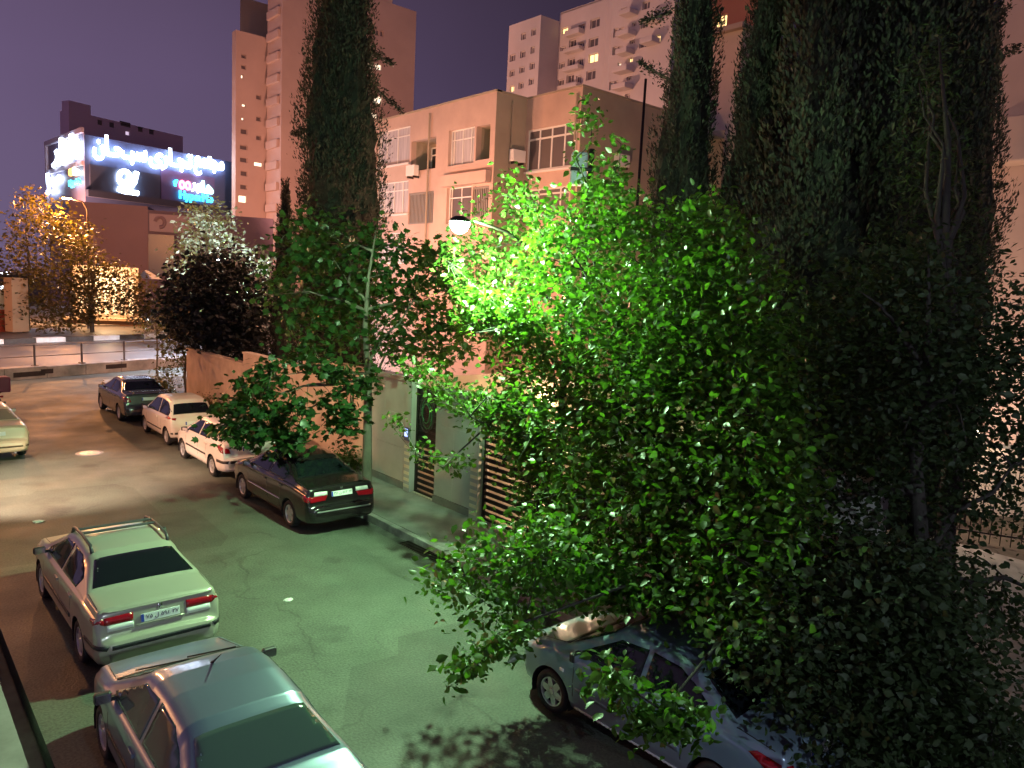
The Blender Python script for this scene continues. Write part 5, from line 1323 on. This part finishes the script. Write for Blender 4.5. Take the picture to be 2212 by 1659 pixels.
cypress(1915, 17, 150, -320, 'broad dark cypress second from the right edge', 26, n=26000)
cypress(2040, 16.5, 95, -160, 'dark cypress nearest the pink house at the right edge', 27, n=22000, tiers=[(2090, 140, 2180, 10), (2090, 160, 2205, 100), (2060, 420, 2170, 400)])

# ------- climbing leafy tree before the right cypresses
D = [crown_points([(1960, 120), (2040, 60), (2060, 240), (2110, 420), (2150, 560), (2090, 700), (1900, 700), (1880, 560), (1960, 380)], 330, 12.5, 14.0, rs, .22, 11),
     crown_points([(1560, 620), (1700, 560), (1860, 600), (1900, 760), (1760, 820), (1620, 760)], 120, 12.6, 14.0, rs, .22, 11)]
limb_tree('tall_leafy_tree', 'dim olive leafed tree climbing before the rightmost cypresses', 'tree', (13.3, 4.2, .03), D, .15, (13.2, 4.4, 4.4), M_barkd, M_drk, LEAF_NARROW, .17, 14, n_limbs=12, twigs=40)

# ------- trees beyond the parked row
def round_tree(name, label, px, gpy, depth, polys, lm, ls, seed, r0=.16, shp=LEAF_QUAD, group=None, cat='tree', fz=2.2, bark=M_bark, n_limbs=8, up=.5):
    g = atD(px, gpy, depth); base = (g.x, g.y, g.z if g.z < .6 else .03); base = (g.x, g.y, max(-.02, min(.45, g.z)))
    cr = [crown_points(pl, n, d0, d1, np.random.default_rng(seed + i), cl, per, zmin=.3) for i, (pl, n, d0, d1, cl, per) in enumerate(polys)]
    return limb_tree(name, label, cat, base, cr, r0, (base[0], base[1], base[2] + fz), bark, lm, shp, ls, seed, n_limbs=n_limbs, twigs=24, group=group, up=up)
round_tree('round_tree', 'dark round tree overhanging the far end of the boundary wall', 470, 800, 33, [([(350, 660), (375, 600), (420, 560), (470, 548), (520, 560), (565, 610), (585, 680), (580, 760), (540, 785), (470, 770), (400, 740), (365, 700)], 760, 31, 35, .40, 13)], M_navy, .26, 41, shp=LEAF_OVATE)
round_tree('pale_tree', 'tree crown with leaves coloured pale as if lit, behind the dark round tree', 470, 800, 52, [([(375, 580), (400, 520), (405, 450), (440, 438), (480, 450), (505, 480), (510, 520), (560, 540), (590, 590), (620, 640), (600, 700), (400, 690)], 520, 49, 54, .5, 12)], M_pale, .34, 42, fz=4)
round_tree('small_tree', 'thin young tree against the orange end of the boundary wall', 403, 885, 34.5, [([(345, 700), (400, 690), (430, 720), (425, 770), (385, 800), (350, 770)], 80, 33.5, 35, .25, 11), ([(330, 800), (370, 780), (400, 850), (390, 890), (340, 870)], 60, 33.5, 34.6, .2, 10)], M_far, .17, 43, r0=.07, fz=1.6, bark=M_barkp, n_limbs=4)
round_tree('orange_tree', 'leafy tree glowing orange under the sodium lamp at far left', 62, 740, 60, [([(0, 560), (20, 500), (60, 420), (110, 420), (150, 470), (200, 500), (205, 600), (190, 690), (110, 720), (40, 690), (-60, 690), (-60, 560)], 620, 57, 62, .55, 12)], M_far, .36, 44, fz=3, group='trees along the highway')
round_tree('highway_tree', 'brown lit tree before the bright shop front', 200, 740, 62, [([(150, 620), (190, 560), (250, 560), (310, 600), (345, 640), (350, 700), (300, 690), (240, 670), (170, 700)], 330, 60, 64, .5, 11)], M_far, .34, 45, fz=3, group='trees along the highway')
round_tree('bare_sapling', 'thin dark sapling beside the highway railing', 338, 830, 38, [([(300, 690), (350, 680), (372, 710), (350, 730), (310, 720)], 30, 37.5, 38.5, .25, 9)], M_far, .17, 46, r0=.045, fz=3.0, n_limbs=3)
# shrubs along the foot of the boundary wall
for i, (px, py, w_, h_, lab) in enumerate([(745, 985, 46, 70, 'low shrub at the wall foot beside the black saloon'), (585, 900, 60, 50, 'low shrub at the wall foot behind the white compact'), (455, 850, 60, 50, 'dark shrub at the wall foot beside the small hatchback'), (350, 800, 60, 40, 'dark shrub at the far end of the boundary wall')]):
    X = 10.2; g = atX(px, py, X); dep = (g - CAM).dot(_f)
    rs_ = np.random.default_rng(60 + i); t = empty('shrub', (g.x, g.y, .12), lab, 'shrub', 'shrubs at the foot of the boundary wall')
    pts = rs_.normal(size=(900, 3)) * np.array([.22, w_ / FOC * dep * .5, h_ / FOC * dep * .28]); pts[:, 2] = np.abs(pts[:, 2]) + .06
    pts = pts + np.array([g.x, g.y, .15])
    mb = MB()
    for k in range(9):
        e_ = Vector(pts[k * 7]); mb.tube([(g.x, g.y, .1), tuple(Vector((g.x, g.y, .1)).lerp(e_, .5) + Vector((0, 0, .08))), e_], [.02, .012, .004], 5)
    mb.build('stem', M_bark, t); leaves('foliage', pts[pts[:, 0] < WX - .05], .11, LEAF_OVATE, M_far if i > 1 else M_map, t, rs_)

# ------------------------------------------------------------------ street lamp over the street
LX = 7.55
lp_ = atX(993, 486, LX)
PX = 10.15
lamp = empty('street_lamp', (PX, lp_.y, .12), 'lit green white street lamp reaching out of the mulberry leaves', 'street lamp')
lh_ = lp_.z
MB().tube([(PX, lp_.y, .1), (PX, lp_.y, 1.4), (PX, lp_.y, lh_ - .55)], [.10, .085, .06], 10).build('pole', M_iron, lamp, smooth=True)
MB().tube([(PX, lp_.y, .1), (PX, lp_.y, .5)], [.16, .13], 10).build('base', M_iron, lamp)
MB().tube([(PX, lp_.y, lh_ - .75), (PX - .7, lp_.y, lh_ - .42), (LX + 1.0, lp_.y, lh_ - .02), (LX + .30, lp_.y, lh_ + .10)], [.035, .03, .026, .024], 8).build('arm', M_iron, lamp, smooth=True)
hd = MB()
Mh = Matrix.Translation((LX, lp_.y, lh_ + .06)) @ Matrix.Diagonal((.60, .42, .30, 1))
hd.lathe([(.001, .30), (.15, .27), (.27, .14), (.32, 0.0), (.31, -.02), (.26, -.02), (.001, .0)], 20, M=Mh); hd.build('lamp_head', M_iron, lamp, smooth=True)
gb = MB(); gb.lathe([(.29, -.02), (.28, -.14), (.20, -.30), (.09, -.38), (.001, -.40)], 20, M=Mh @ Matrix.Diagonal((1.04, 1.12, 1.7, 1))); gb.build('lamp_bowl', mat('lamp_bowl', (.9, 1, .92), .4, emit=(.62, 1.0, .74), es=30), lamp, smooth=True)
point('lamp_light', (LX - PX, 0, lh_ - .12 - .20), (.55, 1.0, .52), 3100, .17, lamp)
# grey box strapped to a pole in the garden
bq = atD(1278, 330, 18.5); bz0 = atD(1256, 330, 18.5).z; bz1 = atD(1256, 400, 18.5).z
ub = empty('pole_box', (bq.x, bq.y, .03), 'pale blue grey box strapped high on a dark garden pole', 'utility box')
MB().tube([(bq.x, bq.y, .0), (bq.x, bq.y, bz0 + .1)], [.10, .07], 8).build('pole', M_iron, ub, smooth=True)
b = MB(); b.box((bq.x - .22, bq.y + .19, (bz0 + bz1) / 2), (.40, .32, bz0 - bz1), -YAW); b.build('case', M_bluegrey, ub, bevel=.05)
b = MB(); b.box((bq.x - .16, bq.y + .14, (bz0 + bz1) / 2 - .02), (.58, .34, .09), -YAW); b.build('strap', M_iron, ub, bevel=.01)
# black utility pole behind the cypresses
u0 = atD(1393, 200, 26)
up_ = empty('utility_pole', (u0.x, u0.y, .03), 'thin black utility pole before the pale stepped tower', 'pole')
MB().tube([(u0.x, u0.y, .0), (u0.x, u0.y, atD(1393, 172, 26).z)], [.07, .045], 8).build('pole', M_iron, up_, smooth=True)
zt_ = atD(1393, 172, 26).z
MB().lathe([(.081, 0), (.09, .02), (.001, .05)], 8, M=Matrix.Translation((u0.x, u0.y, zt_)) @ Matrix.Scale(.55, 4)).build('cap', M_iron, up_)

# ------------------------------------------------------------------ lamps of the place and lamps added for their light
v1 = atD(148, 428, 62)
sodium((v1.x + 1.4, v1.y + .3, .42), v1.z - .42, (-1.4, -.3), 'glowing orange street lamp above the tree at far left', 9500)
sodium((1.2, 43.2, .3), 10.5, (.6, 1.6), 'sodium street lamp on the highway edge just outside the view', 5200)
sodium(hw(-30, 27.6, .42), 11, (.5, -1.6), 'sodium street lamp across the highway, left of the view', 14000)
v2 = atD(1408, 905, 40)       # lamp in the garden seen through the leaves before the apartment house
v2 = atD(768, 492, 36)
sodium((v2.x + .8, v2.y, .03), v2.z, (-.8, 0), 'orange garden lamp glinting through the leaves before the apartment house', 4000, 'lamps in the housing estate')
v3 = atD(1235, 640, 27)  # lamp added out of sight to light the side walls of the house
sodium((v3.x, v3.y, .03), v3.z, (.5, .7), 'garden lamp hidden by the mulberry before the apartment house', 3200, 'lamps in the housing estate')
def added_flood(base, h, target, label, power, angle, col=(1.0, .47, .24)):  # floodlights added to light the towers and the pink house
    o = empty('floodlight', base, label, 'floodlight', 'added floodlights washing the towers and the pink house')
    MB().tube([(0, 0, 0), (0, 0, h)], [.14, .09], 8).build('pole', M_grey, o, origin='local')
    d = (Vector(target) - Vector(base) - Vector((0, 0, h))).normalized(); Mq = Matrix.Translation((0, 0, h)) @ d.to_track_quat('-Z', 'Y').to_matrix().to_4x4()
    b = MB(); b.box((0, 0, .16), (.7, .5, .3)); b.v = [tuple(Mq @ Vector(p)) for p in b.v]; b.build('housing', M_grey, o, bevel=.04, origin='local')
    b = MB(); b.box((0, 0, .0), (.6, .4, .02)); b.v = [tuple(Mq @ Vector(p)) for p in b.v]; b.build('lens', M_sod, o, origin='local')
    spot('flood_beam', (0, 0, h) + d * .2 if False else tuple(Vector((0, 0, h)) + d * .25), target, col, power, angle, .6, .3, o)
    return o
added_flood((a0.x - 6, YA - 34, .03), 9, (a0.x + 9, YA, 26), 'added floodlight on a pole before the tall tower', 31000, 95, (1.0, .42, .29))
added_flood((a0.x - 30, YA + 2, .03), 9, (a0.x, YA + 8, 26), 'added floodlight on a pole at the side of the tall tower', 26000, 100, (1.0, .40, .26))
added_flood((XB - 26, p1.y + 2, .03), 12, (XB, p1.y - 2, 30), 'added floodlight on a pole before the stepped tower', 17000, 110, (1.0, .49, .34))
added_flood((22.5, -3.0, .03), 5, (24, 1.5, 9), 'added low garden floodlight before the pink house', 1600, 120, (1.0, .55, .36))

# street lamps outside the view: a warm one on the left pavement, a cold one added behind the window as fill
def cold_lamp(base, h, arm, label, power, col, target=None, ang=170, blend=.5, gm=None):
    o = empty('street_lamp', base, label, 'street lamp', 'street lamps outside the view')
    ax, ay = arm; an_ = math.atan2(ay, ax)
    MB().tube([(0, 0, 0), (0, 0, h - .5), (ax * .3, ay * .3, h - .1), (ax, ay, h)], [.09, .06, .045, .04], 8).build('pole', M_grey, o, smooth=True, origin='local')
    b = MB(); b.box((ax * 1.1, ay * 1.1, h + .04), (.6, .26, .12), an_); b.build('lamp_head', M_grey, o, bevel=.03, origin='local')
    b = MB(); b.box((ax * 1.1, ay * 1.1, h - .05), (.42, .2, .05), an_); b.build('lamp_glass', gm or mat('cold_glow', (1, 1, 1), .4, emit=col, es=20), o, origin='local')
    tg = target or (base[0] + ax * 1.1, base[1] + ay * 1.1, 0)
    spot('lamp_light', (ax * 1.1, ay * 1.1, h - .15), tg, col, power, ang, blend, .12, o); return o
cold_lamp((.55, 19.2, .1), 4.6, (.35, .5), 'warm street lamp on the left pavement, outside the view', 2500, (1.0, .50, .28), (10.6, 23.0, 1.6), 62, .45, M_sod)
wl_ = [o for o in bpy.data.objects if o.get('label', '').startswith('warm street lamp')][0]
spot('pool_light', (.40, .55, 4.45), (3.2, 21.2, 0), (1.0, .70, .52), 5000, 66, .6, .05, wl_)
cold_lamp((.6, -5.5, .1), 6.4, (1.2, .2), 'cold street lamp added as fill on the left pavement behind the window', 1350, (.72, .86, 1.0), (5.5, 3.0, 0))
cg = atD(478, 588, 47)  # hidden lamp added to light the pale crown and the road
cl_ = cold_lamp((cg.x + 1.2, cg.y, 0), cg.z + .8, (-1.2, .3), 'cold white street lamp added behind the dark round tree to light the junction', 5200, (.74, .80, 1.0))
point('lamp_glow', (-1.3, .33, cg.z + .5), (.80, .88, 1.0), 2600, .2, cl_)

# ------------------------------------------------------------------ across the highway: shop front, kiosk, awnings
s0 = atD(158, 690, 70); s1 = atD(300, 690, 72)
FSH = Fac((s0.x, s0.y), (s1.x, s1.y))
sh = empty('lit_shop', (s0.x + 4, s0.y + 2, .42), 'warm lit shop front glimmering through the highway trees', 'shop')
zt_s = FSH.hit((220, 575))[1]; zb_s = FSH.hit((220, 688))[1]
op = []
n_ = 7
for i in range(n_): op.append((.3 + i * (FSH.len - .6) / n_ + .1, .3 + (i + 1) * (FSH.len - .6) / n_ - .1, zb_s + .35, zt_s - .9))
mb = MB(); FSH.wall(mb, 0, FSH.len, 0, zt_s, op, .3); mb.build('front_wall', mat('shop_wall', (.5, .42, .32), .8), sh)
M_shop = mat('shop_glow', (1, .8, .5), .5, emit=(1.0, .72, .38), es=1.15, noise=.6, scale=1.2)
for o_ in op: window(FSH, o_, sh, M_frame, M_shop, nv=1, transoms=(.7,), depth=.2, fw=.07, name='shop_window')
b = MB(); FSH.box(b, -.6, FSH.len + .6, zb_s - .1, zb_s + .12, .003, 1.6); b.build('ledge', mat('ledge_cream', (.7, .62, .48), .7), sh)
b = MB(); FSH.box(b, -.5, FSH.len + .5, .3, zb_s - .11, .003, 1.4); b.build('retaining_wall', mat('brown_wall', (.16, .10, .07), .9), sh)
point('lamp_light', tuple(Vector(FSH.pt(FSH.len / 2, zt_s - .6, 1.8)) - Vector(sh.location)), (1, .72, .42), 700, .4, sh)
mb = MB(); mb.add([FSH.pt(0, zt_s), FSH.pt(FSH.len, zt_s), FSH.pt(FSH.len, zt_s, -6), FSH.pt(0, zt_s, -6)], [(0, 1, 2, 3)]); mb.build('roof', M_mall2, sh)
aw = atD(268, 592, 76); az = aw.z
an = empty('white_awning', (aw.x, aw.y, .42), 'white peaked awning standing beyond the lit shop', 'awning')
b = MB(); hs = 1.15
for k in (-1, 0, 1):
    ox = k * 2 * hs * .74; oy = -k * 2 * hs * .66
    V4 = [(aw.x + ox + sx * hs, aw.y + oy + sy * hs, az - .35) for sx, sy in ((-1, -1), (1, -1), (1, 1), (-1, 1))] + [(aw.x + ox, aw.y + oy, az + .55)]
    m_ = MB(); m_.add(V4, [(0, 1, 4), (1, 2, 4), (2, 3, 4), (3, 0, 4), (3, 2, 1, 0)]); m_.build('canopy', mat('canopy_white', (.75, .76, .85), .6), an)
    MB().tube([(aw.x + ox, aw.y + oy, .42), (aw.x + ox, aw.y + oy, az - .35)], .06, 6).build('post', M_grey, an)
kq = atD(38, 735, 58); kz = atD(38, 600, 58).z
ki = empty('kiosk', (kq.x, kq.y, .42), 'orange lit kiosk with pale panel at the left edge of the highway', 'kiosk')
b = MB(); b.box((kq.x, kq.y, kz / 2 + .2), (1.2, 1.0, kz - .4), HA); b.build('pillar', mat('kiosk_ochre', (.5, .36, .24), .8), ki)
kp = atD(6, 665, 58); b = MB(); b.box((kp.x, kp.y, kp.z + .1), (1.1, .3, 2.6), HA); b.build('pale_panel', mat('panel_pale', (.55, .6, .55), .5), ki)
b = MB(); b.box((kp.x, kp.y, 1.05), (1.1, .32, 1.9), HA); b.build('red_panel', mat('panel_red', (.28, .05, .03), .6), ki)
b = MB(); b.box((kp.x + .4, kp.y + .1, kz + .1), (3.0, 1.6, .2), HA); b.build('roof', M_iron, ki)
# bright shop sign through the leaves at the left edge
ls_ = empty('blue_white_sign', tuple(atD(10, 606, 66)), 'small blue white glowing sign among leaves at the left edge', 'sign')
for k, (x, y) in enumerate(((2, 592), (12, 596), (18, 590), (6, 622), (14, 628))):
    q = atD(x, y, 66); b = MB(); b.box(tuple(q), (.35, .12, .28 + .1 * (k % 2)), HA); b.build('light_panel', mat('sign_cold', (.8, .9, 1), .5, emit=(.75, .88, 1.0), es=4), ls_, bevel=.03)
# low orange hoarding along the highway
hq = [hw(a, 28.5, .42) for a in (2, 12)]
ho = empty('hoarding', hw(7, 28.5, .42), 'low orange lit hoarding along the far side of the highway', 'hoarding')
for i in range(6):
    b = MB(); hbox(b, 2 + i * 1.9, 2 + i * 1.9 + 1.85, 28.4, 28.5, .45, 2.2 + .12 * (i % 2)); b.build('panel', mat('hoarding_ochre', (.52, .36, .25), .8, noise=.2, scale=1), ho)
    b = MB(); hbox(b, 2 + i * 1.9 - .04, 2 + i * 1.9 + .04, 28.52, 28.6, .4, 2.3); b.build('post', M_iron, ho)

# ------------------------------------------------------------------ motorcycle with a box at the left edge
mq = atZ(-14, 888)
mo = empty('motorcycle', (mq.x, mq.y, 0), 'motorcycle with a dark red carrier box at the left edge', 'motorcycle', rz=R_(8))
M_maroon = mat('maroon_box', (.22, .02, .06), .4, coat=.3)
for y in (-.62, .66):
    Mw = Matrix.Translation((0, y, .3)) @ Matrix.Rotation(R_(90), 4, 'Y')
    w = MB().lathe([(.001, -.05), (.05, -.05), (.05, .05), (.001, .05)], 10, M=Mw).build('wheel', M_chrome, mo, origin='local')
    MB().lathe([(.23, -.045), (.29, -.04), (.30, 0), (.29, .04), (.23, .045)], 24, M=Mw, closed=True).build('tyre', M_rubber, w, smooth=True, origin='local')
    for k in range(8):
        a = k * math.pi / 4; MB().tube([(0, y + .04 * math.cos(a), .3 + .04 * math.sin(a)), (0, y + .24 * math.cos(a), .3 + .24 * math.sin(a))], .006, 4).build('spoke', M_chrome, w, origin='local')
MB().tube([(0, .66, .3), (0, .5, .8), (0, .42, 1.0)], .03, 6).tube([(0, -.62, .3), (0, -.1, .42), (0, .35, .5), (0, .48, .82)], .035, 6).tube([(0, -.62, .62), (0, .45, .8)], .03, 6).build('frame', M_trim, mo, smooth=True, origin='local')
MB().tube([(0, -.05, .78), (0, .15, .86), (0, .38, .84)], [.09, .15, .08], 10).build('fuel_tank', M_maroon, mo, smooth=True, origin='local')
MB().box((0, .1, .45), (.26, .34, .3)).build('engine', M_grey, mo, bevel=.04, origin='local')
MB().box((0, -.35, .80), (.24, .62, .1)).build('seat', M_trim, mo, bevel=.04, origin='local')
MB().tube([(-.36, .34, 1.06), (0, .42, 1.0), (.36, .34, 1.06)], .016, 6).build('handlebar', M_trim, mo, origin='local')
MB().tube([(.13, .0, .34), (.14, -.5, .36), (.14, -.85, .42)], [.03, .04, .045], 8).build('exhaust', M_chrome, mo, origin='local')
MB().box((0, -.78, 1.10), (.62, .52, .56)).build('carrier_box', M_maroon, mo, bevel=.05, origin='local')
MB().box((0, -1.05, .68), (.1, .03, .07)).build('tail_light', M_red, mo, bevel=.01, origin='local')

# ------------------------------------------------------------------ iron fence and lit wall at the right, behind the dark tree
f0 = atZ(1880, 1135, .06); f1 = atZ(2300, 1200, .06)
FF = Fac((f0.x, f0.y), (f1.x, f1.y))
fe = empty('iron_fence', (f0.x, f0.y, .03), 'iron bar fence before a lit wall at the right', 'fence')
ztop = FF.hit((2050, 985))[1]; zbot = max(.1, FF.hit((2050, 1140))[1])
nb = int(FF.len / .2)
for i in range(nb + 1):
    u_ = i * FF.len / nb; q = FF.pt(u_, 0); MB().tube([(q[0], q[1], .05), (q[0], q[1], ztop)], .012, 5).build('bar', M_iron, fe)
for z in (zbot, ztop - .1):
    b = MB(); FF.box(b, 0, FF.len, z - .02, z + .02, -.02, .02); b.build('rail', M_iron, fe)
g0 = FF.pt(0, 0, -3.2); g1 = FF.pt(FF.len, 0, -3.2); g0 = Vector(g0); g1 = Vector(g1); FG = Fac((g0.x, g0.y), (g1.x, g1.y))
yd = MB(); yd.span((10.9, -10, -.3), (19.2, 7.5, .055)); struct('yard', yd, M_pave)
lw_ = empty('lit_garden_wall', (g0.x, g0.y, .03), 'pale beige garden wall lit behind the iron fence', 'wall')
b = MB(); FG.box(b, 0, FG.len, 0, FG.hit((2100, 960))[1], -.2, 0); b.build('wall_panel', mat('garden_plaster', (.5, .42, .34), .85, noise=.2, scale=1), lw_)
b = MB(); FG.box(b, 0, FG.len, FG.hit((2100, 960))[1], FG.hit((2100, 960))[1] + .07, -.25, .05); b.build('coping', M_kerb, lw_)
q = FG.pt(FG.len * .55, 2.2, 1.6)
gl_ = empty('garden_lamp', (q[0], q[1], .03), 'short garden lamp post behind the iron fence', 'lamp')
MB().tube([(q[0], q[1], .03), (q[0], q[1], 2.3)], .03, 8).build('post', M_iron, gl_)
MB().lathe([(.001, 0), (.07, .02), (.09, .1), (.06, .18), (.001, .2)], 12, M=Matrix.Translation((q[0], q[1], 2.3))).build('globe', mat('globe_warm', (1, .9, .75), .4, emit=(1, .8, .6), es=10), gl_, smooth=True)
point('lamp_light', (0, 0, 2.62), (1.0, .76, .55), 260, .1, gl_)
